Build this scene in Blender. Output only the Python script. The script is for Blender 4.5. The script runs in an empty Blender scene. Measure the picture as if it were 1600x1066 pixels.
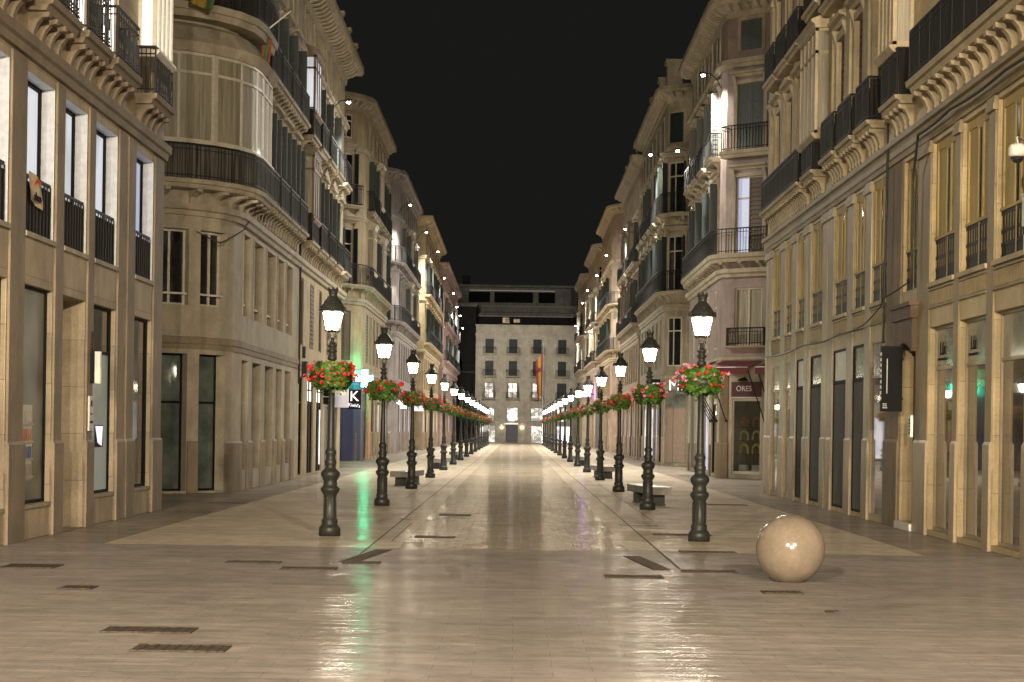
import bpy, math, random
from mathutils import Vector
rnd = random.Random(11)
scene = bpy.context.scene
COL = scene.collection
PI = math.pi

# ------------------------------------------------------------------ mesh builder
class MB:
    def __init__(s):
        s.v = []; s.f = []; s.m = []; s.uv = {}; s.sm = []
    def face(s, pts, m=0, uv=None, smooth=False):
        b = len(s.v); s.v.extend([tuple(p) for p in pts])
        s.f.append(tuple(range(b, b + len(pts)))); s.m.append(m); s.sm.append(smooth)
        if uv: s.uv[len(s.f) - 1] = uv
    def idx(s, verts, faces, m=0, smooth=False):
        b = len(s.v); s.v.extend([tuple(p) for p in verts])
        for f in faces:
            s.f.append(tuple(b + i for i in f)); s.m.append(m); s.sm.append(smooth)
    def box(s, x0, x1, y0, y1, z0, z1, m=0):
        v = [(x0,y0,z0),(x1,y0,z0),(x1,y1,z0),(x0,y1,z0),(x0,y0,z1),(x1,y0,z1),(x1,y1,z1),(x0,y1,z1)]
        s.idx(v, [(0,3,2,1),(4,5,6,7),(0,1,5,4),(1,2,6,5),(2,3,7,6),(3,0,4,7)], m)
    def lathe(s, prof, seg=16, c=(0,0), m=0, smooth=True, rot=0.0):
        v = []; f = []
        n = len(prof)
        for (r, z) in prof:
            for k in range(seg):
                a = 2*PI*k/seg + rot
                v.append((c[0]+r*math.cos(a), c[1]+r*math.sin(a), z))
        for i in range(n-1):
            for k in range(seg):
                k2 = (k+1) % seg
                f.append((i*seg+k, i*seg+k2, (i+1)*seg+k2, (i+1)*seg+k))
        f.append(tuple(range(seg))[::-1]); f.append(tuple((n-1)*seg+k for k in range(seg)))
        s.idx(v, f, m, smooth)
    def tube(s, pts, r, seg=6, m=0, smooth=True):
        pts = [Vector(p) for p in pts]; v = []; f = []
        n = len(pts)
        for i, p in enumerate(pts):
            t = (pts[min(i+1, n-1)] - pts[max(i-1, 0)]).normalized()
            a = t.cross(Vector((0,0,1)))
            if a.length < 0.05: a = t.cross(Vector((1,0,0)))
            a.normalize(); b = t.cross(a)
            rr = r[i] if isinstance(r, (list, tuple)) else r
            for k in range(seg):
                an = 2*PI*k/seg
                v.append(p + a*(rr*math.cos(an)) + b*(rr*math.sin(an)))
        for i in range(n-1):
            for k in range(seg):
                k2 = (k+1) % seg
                f.append((i*seg+k, i*seg+k2, (i+1)*seg+k2, (i+1)*seg+k))
        f.append(tuple(range(seg))[::-1]); f.append(tuple((n-1)*seg+k for k in range(seg)))
        s.idx(v, f, m, smooth)
    def mesh(s, name, mats):
        me = bpy.data.meshes.new(name)
        me.from_pydata(s.v, [], s.f)
        if not isinstance(mats, (list, tuple)): mats = [mats]
        for x in mats: me.materials.append(x)
        me.polygons.foreach_set('material_index', s.m)
        me.polygons.foreach_set('use_smooth', s.sm)
        if s.uv:
            ul = me.uv_layers.new(name='UVMap')
            for fi, uv in s.uv.items():
                ls = me.polygons[fi].loop_start
                for k, c in enumerate(uv): ul.data[ls+k].uv = c
        me.update()
        return me
    def build(s, name, mats, parent=None, loc=(0,0,0), rot=0.0):
        o = bpy.data.objects.new(name, s.mesh(name, mats)); COL.objects.link(o)
        o.location = loc
        if rot: o.rotation_euler = (0, 0, rot)
        if parent: o.parent = parent
        return o

def tag(o, label, cat, group=None):
    o['label'] = label; o['category'] = cat
    if group: o['group'] = group
    return o
def thing(name, label, cat, loc=(0,0,0), rz=0.0, group=None):
    o = bpy.data.objects.new(name, None); COL.objects.link(o)
    o.location = loc; o.rotation_euler = (0, 0, rz); o.empty_display_size = 0.3
    return tag(o, label, cat, group)
def link(name, mesh, parent=None, loc=(0,0,0), rz=0.0):
    o = bpy.data.objects.new(name, mesh); COL.objects.link(o)
    o.location = loc; o.rotation_euler = (0, 0, rz)
    if parent: o.parent = parent
    return o
def copy_tree(o, parent=None):
    c = o.copy(); COL.objects.link(c)
    if parent: c.parent = parent
    for ch in list(o.children): copy_tree(ch, c)
    return c
def text_mesh(txt, size, mat, ext=0.008):
    cu = bpy.data.curves.new('lettering', 'FONT'); cu.body = txt; cu.size = size
    cu.align_x = 'CENTER'; cu.align_y = 'CENTER'; cu.extrude = ext; cu.resolution_u = 3
    o = bpy.data.objects.new('lettering', cu); COL.objects.link(o)
    dg = bpy.context.evaluated_depsgraph_get()
    me = bpy.data.meshes.new_from_object(o.evaluated_get(dg)); me.name = 'lettering'
    bpy.data.objects.remove(o); bpy.data.curves.remove(cu)
    me.materials.clear(); me.materials.append(mat)
    return me
def text(txt, size, mat, parent, loc, rot, bold=0.0):
    o = bpy.data.objects.new('lettering', text_mesh(txt, size, mat)); COL.objects.link(o)
    o.location = loc; o.rotation_euler = rot; o.parent = parent
    return o

# ------------------------------------------------------------------ materials
def newmat(name):
    m = bpy.data.materials.new(name); m.use_nodes = True
    return m, m.node_tree, m.node_tree.nodes['Principled BSDF']
def N(t, typ, **kw):
    n = t.nodes.new(typ)
    for k, v in kw.items(): setattr(n, k, v)
    return n
def mapping(t, coord, scale):
    tc = N(t, 'ShaderNodeTexCoord'); mp = N(t, 'ShaderNodeMapping')
    t.links.new(tc.outputs[coord], mp.inputs['Vector']); mp.inputs['Scale'].default_value = scale
    return mp.outputs['Vector']
def noise(t, vec, scale, detail=4.0, rough=0.6):
    n = N(t, 'ShaderNodeTexNoise'); n.inputs['Scale'].default_value = scale
    n.inputs['Detail'].default_value = detail; n.inputs['Roughness'].default_value = rough
    t.links.new(vec, n.inputs['Vector']); return n.outputs['Fac']
def ramp(t, fac, stops):
    r = N(t, 'ShaderNodeValToRGB'); e = r.color_ramp.elements
    while len(e) < len(stops): e.new(0.5)
    for i, (p, c) in enumerate(stops):
        e[i].position = p; e[i].color = (c[0], c[1], c[2], 1) if isinstance(c, (tuple, list)) else (c, c, c, 1)
    t.links.new(fac, r.inputs['Fac']); return r.outputs['Color']
def mul(t, a, b, fac=1.0, mode='MULTIPLY'):
    n = N(t, 'ShaderNodeMix', data_type='RGBA', blend_type=mode); n.inputs[0].default_value = fac
    t.links.new(a, n.inputs[6]); t.links.new(b, n.inputs[7]); return n.outputs[2]
def bump(t, fac, strength, dist, bs):
    b = N(t, 'ShaderNodeBump'); b.inputs['Strength'].default_value = strength; b.inputs['Distance'].default_value = dist
    t.links.new(fac, b.inputs['Height']); t.links.new(b.outputs['Normal'], bs.inputs['Normal']); return b
def sc(c, k): return tuple(x*k for x in c)

def stone(name, col, rough=0.65, var=0.30, joints=None, spec=0.3, grime=0.24):
    m, t, b = newmat(name)
    v = mapping(t, 'Object', (1,1,1))
    c = ramp(t, noise(t, v, 1.3, 6), [(0.25, sc(col, 1-var)), (0.75, sc(col, 1+var*0.6))])
    c = mul(t, c, ramp(t, noise(t, v, 28, 3), [(0.3, 0.84), (0.7, 1.06)]))
    vs = mapping(t, 'Object', (2.2, 2.2, 0.16))
    c = mul(t, c, ramp(t, noise(t, vs, 1.6, 5, 0.65), [(0.36, 1-grime), (0.6, 1.0)]))
    c = mul(t, c, ramp(t, noise(t, v, .42, 5, .7), [(.36, .80), (.6, 1.05)]))
    hgt = noise(t, v, 40, 3)
    if joints:
        br = N(t, 'ShaderNodeTexBrick'); uv = mapping(t, 'UV', (1,1,1)); t.links.new(uv, br.inputs['Vector'])
        br.inputs['Scale'].default_value = 1.0; br.inputs['Brick Width'].default_value = joints[0]
        br.inputs['Row Height'].default_value = joints[1]; br.inputs['Mortar Size'].default_value = 0.008
        br.inputs['Color1'].default_value = (0.9,0.88,0.86,1); br.inputs['Color2'].default_value = (1.05,1.03,1.0,1)
        br.inputs['Mortar'].default_value = (0.55,0.53,0.5,1); br.inputs['Mortar Smooth'].default_value = 0.4
        c = mul(t, c, br.outputs['Color'])
    t.links.new(c, b.inputs['Base Color']); b.inputs['Roughness'].default_value = rough
    b.inputs['Specular IOR Level'].default_value = spec
    bump(t, hgt, 0.25, 0.01, b)
    return m
def plain(name, col, rough=0.5, metal=0.0, var=0.15, scale=9, spec=0.5):
    m, t, b = newmat(name)
    v = mapping(t, 'Object', (1,1,1))
    c = ramp(t, noise(t, v, scale, 4), [(0.3, sc(col, 1-var)), (0.7, sc(col, 1+var))])
    t.links.new(c, b.inputs['Base Color']); b.inputs['Roughness'].default_value = rough
    b.inputs['Metallic'].default_value = metal; b.inputs['Specular IOR Level'].default_value = spec
    return m
def emit(name, col, strength, base=(0.5,0.5,0.5), tex=None):
    m, t, b = newmat(name)
    b.inputs['Base Color'].default_value = (*base, 1); b.inputs['Roughness'].default_value = 0.4
    b.inputs['Emission Strength'].default_value = strength
    if tex:
        v = mapping(t, 'Object', tex[0])
        c = ramp(t, noise(t, v, tex[1], 2), [(tex[2], sc(col, tex[4] if len(tex) > 4 else 0.25)), (tex[3], col)])
        t.links.new(c, b.inputs['Emission Color'])
    else: b.inputs['Emission Color'].default_value = (*col, 1)
    return m
def glassy(name, col, rough=0.06, coat=0.0, stripes=None, ior=1.5):
    m, t, b = newmat(name)
    v = mapping(t, 'Object', (1,1,1) if not stripes else stripes)
    c = ramp(t, noise(t, v, 2.0 if not stripes else 1.0, 3), [(0.3, sc(col, 0.55)), (0.7, sc(col, 1.25))])
    t.links.new(c, b.inputs['Base Color']); b.inputs['Roughness'].default_value = rough
    b.inputs['IOR'].default_value = ior
    if coat:
        b.inputs['Coat Weight'].default_value = coat; b.inputs['Coat Roughness'].default_value = 0.04
    return m
def clearglass(name):
    m = bpy.data.materials.new(name); m.use_nodes = True; t = m.node_tree; t.nodes.clear()
    o = N(t, 'ShaderNodeOutputMaterial'); mx = N(t, 'ShaderNodeMixShader'); tr = N(t, 'ShaderNodeBsdfTransparent')
    gl = N(t, 'ShaderNodeBsdfGlossy'); fr = N(t, 'ShaderNodeFresnel'); gl.inputs['Roughness'].default_value = 0.02
    tr.inputs['Color'].default_value = (0.9,0.92,0.9,1); fr.inputs['IOR'].default_value = 1.5
    t.links.new(fr.outputs[0], mx.inputs[0]); t.links.new(tr.outputs[0], mx.inputs[1]); t.links.new(gl.outputs[0], mx.inputs[2])
    t.links.new(mx.outputs[0], o.inputs[0]); return m

M = {}
M['tan'] = stone('tan_limestone', (0.52,0.43,0.315), joints=(1.6,0.8), grime=0.1)
M['greybeige'] = stone('grey_beige_render', (0.45,0.395,0.30), grime=0.12)
M['beige'] = stone('beige_render', (0.42,0.36,0.26))
M['cream'] = stone('cream_limestone', (0.57,0.46,0.265), joints=(2.4,0.9), grime=0.1, rough=0.5)
M['creamtrim'] = stone('cream_moulding', (0.52,0.43,0.28), grime=0.1)
M['ochre'] = stone('ochre_panel', (0.50,0.39,0.17), var=0.1, grime=0.15)
M['pilaster'] = stone('polished_beige_stone', (0.42,0.35,0.24), rough=0.42, spec=0.3, grime=0.1)
M['plinth'] = stone('polished_tan_stone', (0.40,0.31,0.20), rough=0.38, spec=0.35, grime=0.15)
M['rough'] = stone('weathered_ashlar', (0.40,0.31,0.20), var=0.35, joints=(2.0,1.1), grime=0.15)
M['trim'] = stone('pale_moulding', (0.46,0.40,0.30), grime=0.15)
M['lilac'] = stone('lilac_grey_render', (0.40,0.37,0.36))
M['warm'] = stone('warm_sand_render', (0.47,0.38,0.24))
M['rose'] = stone('rose_render', (0.33,0.262,0.24), grime=0.12)
M['pink'] = stone('pale_pink_render', (0.50,0.38,0.36))
M['salmon'] = stone('salmon_render', (0.42,0.31,0.23))
M['white'] = stone('white_render', (0.60,0.55,0.46), grime=0.12)
M['beigepanel'] = plain('pinkish_beige_panel', (0.36,0.27,0.21), 0.5)
M['navy'] = stone('navy_tile', (0.045,0.05,0.11), rough=0.3, spec=0.5)
M['darkstone'] = stone('dark_marble', (0.05,0.055,0.05), rough=0.2, var=0.6, spec=0.5)
M['hotel'] = stone('grey_hotel_render', (0.50,0.48,0.44))
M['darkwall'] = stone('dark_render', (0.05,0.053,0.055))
M['iron'] = plain('black_iron', (0.013,0.013,0.014), 0.6, 0.0, spec=0.25)
M['lampiron'] = plain('dark_cast_iron', (0.026,0.027,0.024), 0.45, 0.0, scale=14, spec=0.4)
M['rollershut'] = plain('charcoal_shutter', (0.05,0.05,0.048), 0.6)
M['bracket'] = plain('lantern_lit_iron', (0.30,0.29,0.27), 0.4)  # iron made pale: the lantern light on the scrolls is put into the colour
def pleated(name, col):
    m, t, b = newmat(name); v = mapping(t, 'Object', (9, 9, .35))
    c = ramp(t, noise(t, v, 2.2, 4), [(.35, sc(col, .35)), (.66, sc(col, 1.7))]); t.links.new(c, b.inputs['Base Color'])
    b.inputs['Roughness'].default_value = .85; b.inputs['Specular IOR Level'].default_value = .1; return m
M['mesh'] = pleated('dark_mesh_panel', (0.026,0.024,0.021)); M['cloth'] = pleated('grey_balcony_screen', (0.085,0.08,0.068))
M['shutter'] = plain('dark_green_shutter', (0.018,0.030,0.030), 0.55)
M['bshutter'] = plain('brown_shutter', (0.09,0.06,0.035), 0.55)
M['gshutter'] = plain('grey_shutter', (0.10,0.115,0.115), 0.6)
M['wframe'] = plain('white_painted_timber', (0.52,0.48,0.40), 0.45)
M['bframe'] = plain('brown_timber', (0.12,0.075,0.045), 0.5)
M['door'] = plain('oxblood_door', (0.075,0.03,0.015), 0.5)
M['glass'] = glassy('dark_window_glass', (0.016,0.017,0.018))
M['curtain'] = glassy('curtained_glass', (0.30,0.27,0.20), 0.5, 0.7, (14,14,0.7))
M['shopglass'] = glassy('shop_glass', (0.13,0.11,0.075), 0.025, ior=1.8)
M['shopdark'] = glassy('dark_shop_glass', (0.02,0.02,0.02), 0.05, ior=1.6)
M['greyblind'] = glassy('grey_transom', (0.20,0.21,0.175), 0.15, ior=1.6)
M['teal'] = glassy('teal_shop_glass', (0.10,0.13,0.115), 0.05, ior=1.7)
M['clear'] = clearglass('clear_glass')
M['litwhite'] = emit('bright_lit_glass', (1.0,0.94,0.84), 4.5)
M['litcool'] = emit('cool_lit_glass', (0.80,0.88,1.0), 0.62, tex=((0.6,0.6,0.25),1.2,0.3,0.5))
M['litblue'] = emit('blue_lit_glass', (0.52,0.62,0.95), 0.55)
M['litroom'] = emit('lit_interior', (1.0,0.93,0.82), 1.25, tex=((1,1,1),1.7,0.44,0.58,0.12))
M['litcurtain'] = emit('lit_curtain', (1.0,0.94,0.74), 0.75)
M['litwarm'] = emit('warm_lit_glass', (1.0,0.72,0.38), 0.45, tex=((1,1,1),2.0,0.35,0.6))
M['litshop'] = emit('lit_shop_window', (0.95,0.92,1.0), 1.5, tex=((0.8,0.8,0.5),1.4,0.3,0.55))
M['litlav'] = emit('lavender_lit_shop', (0.62,0.58,0.98), 0.75, tex=((0.8,0.8,0.4),1.2,0.3,0.6))
M['bankglass'] = emit('bank_interior_glass', (0.5,0.42,0.24), 0.16, base=(0.03,0.03,0.03), tex=((0.5,0.5,0.8),1.3,0.35,0.6,0.2))
M['banklit'] = emit('bank_lit_glass', (0.62,0.66,0.52), 0.26, base=(0.03,0.03,0.03), tex=((0.5,0.5,0.8),1.0,0.3,0.55,0.5))
M['lampglass'] = emit('lantern_glass', (1.0,0.86,0.64), 55.0)
M['floodglass'] = emit('floodlight_glass', (1.0,0.95,0.85), 90.0)
M['fillglass'] = emit('plaza_fill_glass', (1.0,0.84,0.61), 17500.0)  # strong glow of the added lamps behind the viewer
M['green'] = emit('green_neon', (0.5,1.0,0.75), 3.0)
M['greenwhite'] = emit('pale_green_neon', (0.62,1.0,0.80), 3.2)
M['greenpanel'] = emit('green_panel', (0.02,1.0,0.50), 100.0)
M['purple'] = emit('purple_neon', (0.52,0.16,1.0), 45.0)
M['signwhite'] = emit('white_sign_letters', (1.0,0.98,1.0), 1.3)
M['cove'] = emit('cove_light', (1.0,0.92,0.78), 0.11)
M['walllight'] = emit('wall_light_glass', (1.0,0.78,0.42), 40.0)
M['red'] = plain('burgundy_awning', (0.12,0.022,0.028), 0.8)
M['redsign'] = plain('burgundy_sign', (0.07,0.022,0.026), 0.6)
M['black'] = plain('black_sign', (0.008,0.008,0.009), 0.7, spec=0.15)
M['greysign'] = plain('grey_fascia', (0.20,0.19,0.18), 0.5)
M['offwhite'] = plain('off_white', (0.62,0.60,0.55), 0.5)
M['paper'] = plain('poster_paper', (0.55,0.44,0.32), 0.8)
M['orange'] = plain('orange_print', (0.55,0.12,0.02), 0.8)
M['blueplate'] = plain('blue_plaque', (0.13,0.22,0.36), 0.4)
M['redplate'] = plain('red_plaque', (0.42,0.03,0.02), 0.5)
M['concrete'] = stone('bench_stone', (0.25,0.235,0.205), rough=0.4)
M['flagred'] = plain('red_cloth', (0.19,0.018,0.02), 0.8)
M['flagyellow'] = plain('yellow_cloth', (0.28,0.19,0.025), 0.8)
M['flaggreen'] = plain('green_cloth', (0.05,0.12,0.04), 0.8)
M['steel'] = plain('galvanised_steel', (0.45,0.46,0.47), 0.35, 0.8)
M['cable'] = plain('black_cable', (0.02,0.02,0.018), 0.7)
M['drain'] = plain('drain_iron', (0.075,0.06,0.048), 0.85, 0.0, var=0.5, scale=30, spec=0.12)
M['bark'] = plain('bark', (0.06,0.045,0.03), 0.9)

def leafmat(name, a, b_, trans=0.0):
    m, t, b = newmat(name)
    oi = N(t, 'ShaderNodeTexCoord')
    c = ramp(t, noise(t, oi.outputs['Object'], 7.0, 3), [(0.3, a), (0.68, b_)])
    t.links.new(c, b.inputs['Base Color']); b.inputs['Roughness'].default_value = 0.5
    return m
M['leaf'] = leafmat('geranium_leaves', (0.018,0.065,0.010), (0.13,0.26,0.03))
M['redpetal'] = leafmat('red_petals', (0.50,0.01,0.015), (0.80,0.04,0.04))
M['pinkpetal'] = leafmat('pink_petals', (0.62,0.16,0.26), (0.85,0.42,0.50))
M['treeleaf'] = leafmat('tree_leaves', (0.008,0.03,0.012), (0.03,0.085,0.03))

def paving(name, col, col2, bw, rh, mortar, rough0, rough1, streak=(0.55,5.0), bumpk=0.35, wav=0.5, off=0.5, spec=0.13, tilt=0.05, gloss=0.20, tv=0.86, wsc=(1.1,5.0)):
    m, t, b = newmat(name)
    v = mapping(t, 'Object', (1,1,1))
    vs = mapping(t, 'Object', (streak[0], streak[1], 1))
    n1 = noise(t, vs, 1.0, 6, 0.65)
    c = ramp(t, n1, [(0.3, col), (0.7, col2)])
    c = mul(t, c, ramp(t, noise(t, v, 0.35, 5), [(0.3, 0.80), (0.7, 1.08)]))
    vf = mapping(t, 'Object', (3.0, 26.0, 1))
    n2 = noise(t, vf, 1.0, 5, 0.7)
    c = mul(t, c, ramp(t, n2, [(0.34, 0.80), (0.60, 1.04)]))
    br = N(t, 'ShaderNodeTexBrick'); t.links.new(v, br.inputs['Vector'])
    br.offset = off
    br.inputs['Scale'].default_value = 1.0; br.inputs['Brick Width'].default_value = bw; br.inputs['Row Height'].default_value = rh
    br.inputs['Mortar Size'].default_value = mortar; br.inputs['Mortar Smooth'].default_value = 0.3
    br.inputs['Color1'].default_value = (tv,tv,tv,1); br.inputs['Color2'].default_value = (1.05,1.04,1.02,1)
    br.inputs['Mortar'].default_value = (0.62,0.60,0.57,1)
    c = mul(t, c, br.outputs['Color'])
    c = mul(t, c, ramp(t, noise(t, v, 2.3, 8, .75), [(.36, .80), (.58, 1.05)]))
    t.links.new(c, b.inputs['Base Color'])
    rr = ramp(t, n1, [(0.3, rough0), (0.72, rough1)])
    rr = mul(t, rr, ramp(t, noise(t, v, 1.1, 4), [(0.3, 0.75), (0.7, 1.25)]))
    t.links.new(rr, b.inputs['Roughness'])
    b.inputs['Specular IOR Level'].default_value = spec
    vw = mapping(t, 'Object', (wsc[0], wsc[1], 1)); nw = noise(t, vw, 1.0, 4, 0.55)
    sn = N(t, 'ShaderNodeVectorMath', operation='SNAP'); t.links.new(v, sn.inputs[0]); sn.inputs[1].default_value = (bw, rh, 50)
    wn = N(t, 'ShaderNodeTexWhiteNoise', noise_dimensions='3D'); t.links.new(sn.outputs[0], wn.inputs['Vector'])
    sb = N(t, 'ShaderNodeVectorMath', operation='SUBTRACT'); t.links.new(wn.outputs['Color'], sb.inputs[0]); sb.inputs[1].default_value = (.5,.5,.5)
    ml = N(t, 'ShaderNodeVectorMath', operation='MULTIPLY'); t.links.new(sb.outputs[0], ml.inputs[0]); ml.inputs[1].default_value = (tilt*.4, tilt, 0)
    ge = N(t, 'ShaderNodeNewGeometry'); ad = N(t, 'ShaderNodeVectorMath', operation='ADD'); t.links.new(ge.outputs['Normal'], ad.inputs[0]); t.links.new(ml.outputs[0], ad.inputs[1])
    nz = N(t, 'ShaderNodeVectorMath', operation='NORMALIZE'); t.links.new(ad.outputs[0], nz.inputs[0])
    b1 = N(t, 'ShaderNodeBump'); t.links.new(nz.outputs[0], b1.inputs['Normal']); b1.inputs['Strength'].default_value = wav; b1.inputs['Distance'].default_value = 0.035
    t.links.new(nw, b1.inputs['Height'])
    b2 = N(t, 'ShaderNodeBump'); b2.inputs['Strength'].default_value = bumpk; b2.inputs['Distance'].default_value = 0.004
    t.links.new(br.outputs['Fac'], b2.inputs['Height']); b2.invert = True
    t.links.new(b1.outputs['Normal'], b2.inputs['Normal'])
    t.links.new(b2.outputs['Normal'], b.inputs['Normal'])
    b.inputs['Specular IOR Level'].default_value = 0.0; b.inputs['IOR'].default_value = 1.0
    gl = N(t, 'ShaderNodeBsdfGlossy'); gl.inputs['Color'].default_value = (1,.96,.9,1)
    t.links.new(rr, gl.inputs['Roughness']); t.links.new(b2.outputs['Normal'], gl.inputs['Normal'])
    mx = N(t, 'ShaderNodeMixShader'); out = t.nodes['Material Output']
    gf = mul(t, ramp(t, n2, [(0.35, gloss*0.35), (0.65, gloss*1.35)]), ramp(t, noise(t, v, 0.9, 5, .7), [(.35, .35), (.6, 1.15)])); t.links.new(gf, mx.inputs[0])
    t.links.new(b.outputs[0], mx.inputs[1]); t.links.new(gl.outputs[0], mx.inputs[2]); t.links.new(mx.outputs[0], out.inputs['Surface'])
    return m
M['plaza'] = paving('plaza_travertine', (0.30,0.265,0.245), (0.40,0.358,0.33), 0.6, 0.3, 0.003, 0.11, 0.22, tilt=0.016, tv=0.93, gloss=0.13)
M['pale'] = paving('pale_marble', (0.47,0.40,0.315), (0.67,0.58,0.465), 0.8, 0.4, 0.004, 0.09, 0.19, tilt=0.016, tv=0.92, gloss=0.19)
M['setts'] = paving('marble_setts', (0.34,0.29,0.225), (0.54,0.465,0.365), 0.26, 0.40, 0.010, 0.07, 0.15, wav=0.55, tilt=0.05, gloss=0.33)
M['side'] = paving('side_marble', (0.24,0.207,0.172), (0.38,0.33,0.28), 0.8, 0.4, 0.003, 0.10, 0.2, tilt=0.015, tv=0.92, gloss=0.20)
M['groundfar'] = stone('street_ground', (0.20,0.17,0.14))

# ------------------------------------------------------------------ paths & buildings
class Path:
    def __init__(s, pts):
        s.p = [Vector((x, y, 0)) for x, y in pts]
        s.t = [(s.p[i+1]-s.p[i]).normalized() for i in range(len(s.p)-1)]
        s.l = [0.0]
        for i in range(len(s.p)-1): s.l.append(s.l[-1] + (s.p[i+1]-s.p[i]).length)
        s.L = s.l[-1]
    def at(s, d):
        n = len(s.p)
        for i in range(n):
            if abs(s.l[i]-d) < 1e-5 and 0 < i < n-1:
                a, b = s.t[i-1], s.t[i]
                na = Vector((a.y, -a.x, 0)); nb = Vector((b.y, -b.x, 0))
                nn = (na+nb).normalized(); k = 1.0/max(0.3, nn.dot(na))
                return s.p[i], nn*k
        for i in range(n-1):
            if d <= s.l[i+1] or i == n-2:
                tt = s.t[i]
                return s.p[i] + tt*(d-s.l[i]), Vector((tt.y, -tt.x, 0))
    def stops(s, a, b):
        return [a] + [x for x in s.l if a+1e-4 < x < b-1e-4] + [b]

def arc(cx, cy, r, a0, a1, n=6):
    return [(cx+r*math.cos(a0+(a1-a0)*i/n), cy+r*math.sin(a0+(a1-a0)*i/n)) for i in range(n+1)]

class Bld:
    def __init__(s, name, label, pts, y0):
        s.path = Path(pts); s.y0 = y0
        p = s.path.at(s.path.L*0.5)[0]
        s.o = Vector((p.x, p.y, 0))
        s.root = thing(name, label, 'building', s.o)
        s.op = []
    def P(s, d, out, z):
        p, n = s.path.at(d); q = p + n*out - s.o
        return (q.x, q.y, z)
    def sweep(s, mb, prof, a, b, m=0):
        st = s.path.stops(a, b); k = len(prof); rings = []
        for d in st:
            p, n = s.path.at(d)
            rings.append([(p.x+n.x*o-s.o.x, p.y+n.y*o-s.o.y, z) for o, z in prof])
        v = [x for r in rings for x in r]; f = []
        for i in range(len(st)-1):
            for j in range(k):
                j2 = (j+1) % k
                f.append((i*k+j, i*k+j2, (i+1)*k+j2, (i+1)*k+j))
        f.append(tuple(range(k))[::-1]); f.append(tuple((len(st)-1)*k+j for j in range(k)))
        mb.idx(v, f, m)
    def pbox(s, mb, a, b, o0, o1, z0, z1, m=0):
        s.sweep(mb, [(o0,z0),(o1,z0),(o1,z1),(o0,z1)], a, b, m)
    def part(s, mb, name, mat, parent=None, label=None):
        o = mb.build(name, mat, parent or s.root)
        if label: o['label'] = label
        return o
    def wall(s, z0, z1, ops, mat, a=0.0, b=None, name='wall', revmat=None, out=0.0):
        b = s.path.L if b is None else b
        ops = [o for o in ops if o[2] >= z0-1e-6 and o[3] <= z1+1e-6]
        mb = MB()
        cs = sorted(set([round(x,4) for x in s.path.stops(a,b)] + [round(min(max(x,a),b),4) for o in ops for x in (o[0],o[1])]))
        cz = sorted(set([z0,z1] + [min(max(x,z0),z1) for o in ops for x in (o[2],o[3])]))
        for i in range(len(cs)-1):
            sm = (cs[i]+cs[i+1])/2
            if cs[i+1]-cs[i] < 1e-3: continue
            for j in range(len(cz)-1):
                zm = (cz[j]+cz[j+1])/2
                if any(o[0]<sm<o[1] and o[2]<zm<o[3] for o in ops): continue
                A,B = cs[i],cs[i+1]
                mb.face([s.P(A,out,cz[j]),s.P(B,out,cz[j]),s.P(B,out,cz[j+1]),s.P(A,out,cz[j+1])], 0,
                        [(A,cz[j]),(B,cz[j]),(B,cz[j+1]),(A,cz[j+1])])
        for o in ops:
            oa,ob,oz,ow,d = o[:5]
            r = 1 if (len(o) > 5 and o[5]) else 0
            oi = out-d
            for x in (oa,ob):
                mb.face([s.P(x,out,oz),s.P(x,oi,oz),s.P(x,oi,ow),s.P(x,out,ow)], r, [(0,oz),(d,oz),(d,ow),(0,ow)])
            st = s.path.stops(oa,ob)
            for q in range(len(st)-1):
                A,B = st[q],st[q+1]
                for zz in (oz,ow):
                    mb.face([s.P(A,out,zz),s.P(B,out,zz),s.P(B,oi,zz),s.P(A,oi,zz)], r, [(A,0),(B,0),(B,d),(A,d)])
        return s.part(mb, name, [mat, revmat or mat])
    # --- components
    def window(s, c, w, z0, h, rev, fm='wframe', pane='glass', shut=None, smat='shutter', mull=1, trans=0.72, name='window'):
        a, b = c-w/2, c+w/2; f = 0.06; i0, i1 = -rev+0.002, -rev+0.07
        mb = MB()
        s.pbox(mb, a+.002, a+f, i0, i1, z0+.002, z0+h-.002); s.pbox(mb, b-f, b-.002, i0, i1, z0+.002, z0+h-.002)
        s.pbox(mb, a+f, b-f, i0, i1, z0+.002, z0+f); s.pbox(mb, a+f, b-f, i0, i1, z0+h-f, z0+h-.002)
        for k in range(mull):
            x = a + w*(k+1)/(mull+1); s.pbox(mb, x-f/2, x+f/2, i0, i1-.006, z0+f, z0+h-f)
        if trans: s.pbox(mb, a+f, b-f, i0, i1-.012, z0+h*trans-f/2, z0+h*trans+f/2)
        fr = s.part(mb, name, M[fm])
        if pane:
            mb = MB(); s.pbox(mb, a+.01, b-.01, i0-.02, i0+.02, z0+.01, z0+h-.01); s.part(mb, 'pane', M[pane], fr)
        if shut == 'closed':
            for (x0,x1) in ((a+.005,c-.01),(c+.01,b-.005)): s.leaf(x0, x1, -min(.09,rev-.001)+.075 if rev < .12 else -.09, -min(.09,rev-.001)+.115 if rev < .12 else -.05, z0+.01, z0+h-.01, smat, fr)
        elif shut == 'half':
            s.leaf(a+.005, c-.01, -rev+.075, -rev+.115, z0+.01, z0+h-.01, smat, fr); s.sleaf(b+.03, .27*w, z0+.01, z0+h-.01, smat, fr)
        elif shut == 'open':
            s.sleaf(a-.03, .27*w, z0+.01, z0+h-.01, smat, fr); s.sleaf(b+.03, .27*w, z0+.01, z0+h-.01, smat, fr)
        elif shut == 'flat':
            s.leaf(a-.06-w*.45, a-.06, .012, .05, z0+.01, z0+h-.01, smat, fr); s.leaf(b+.06, b+.06+w*.45, .012, .05, z0+.01, z0+h-.01, smat, fr)
        return fr
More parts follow.
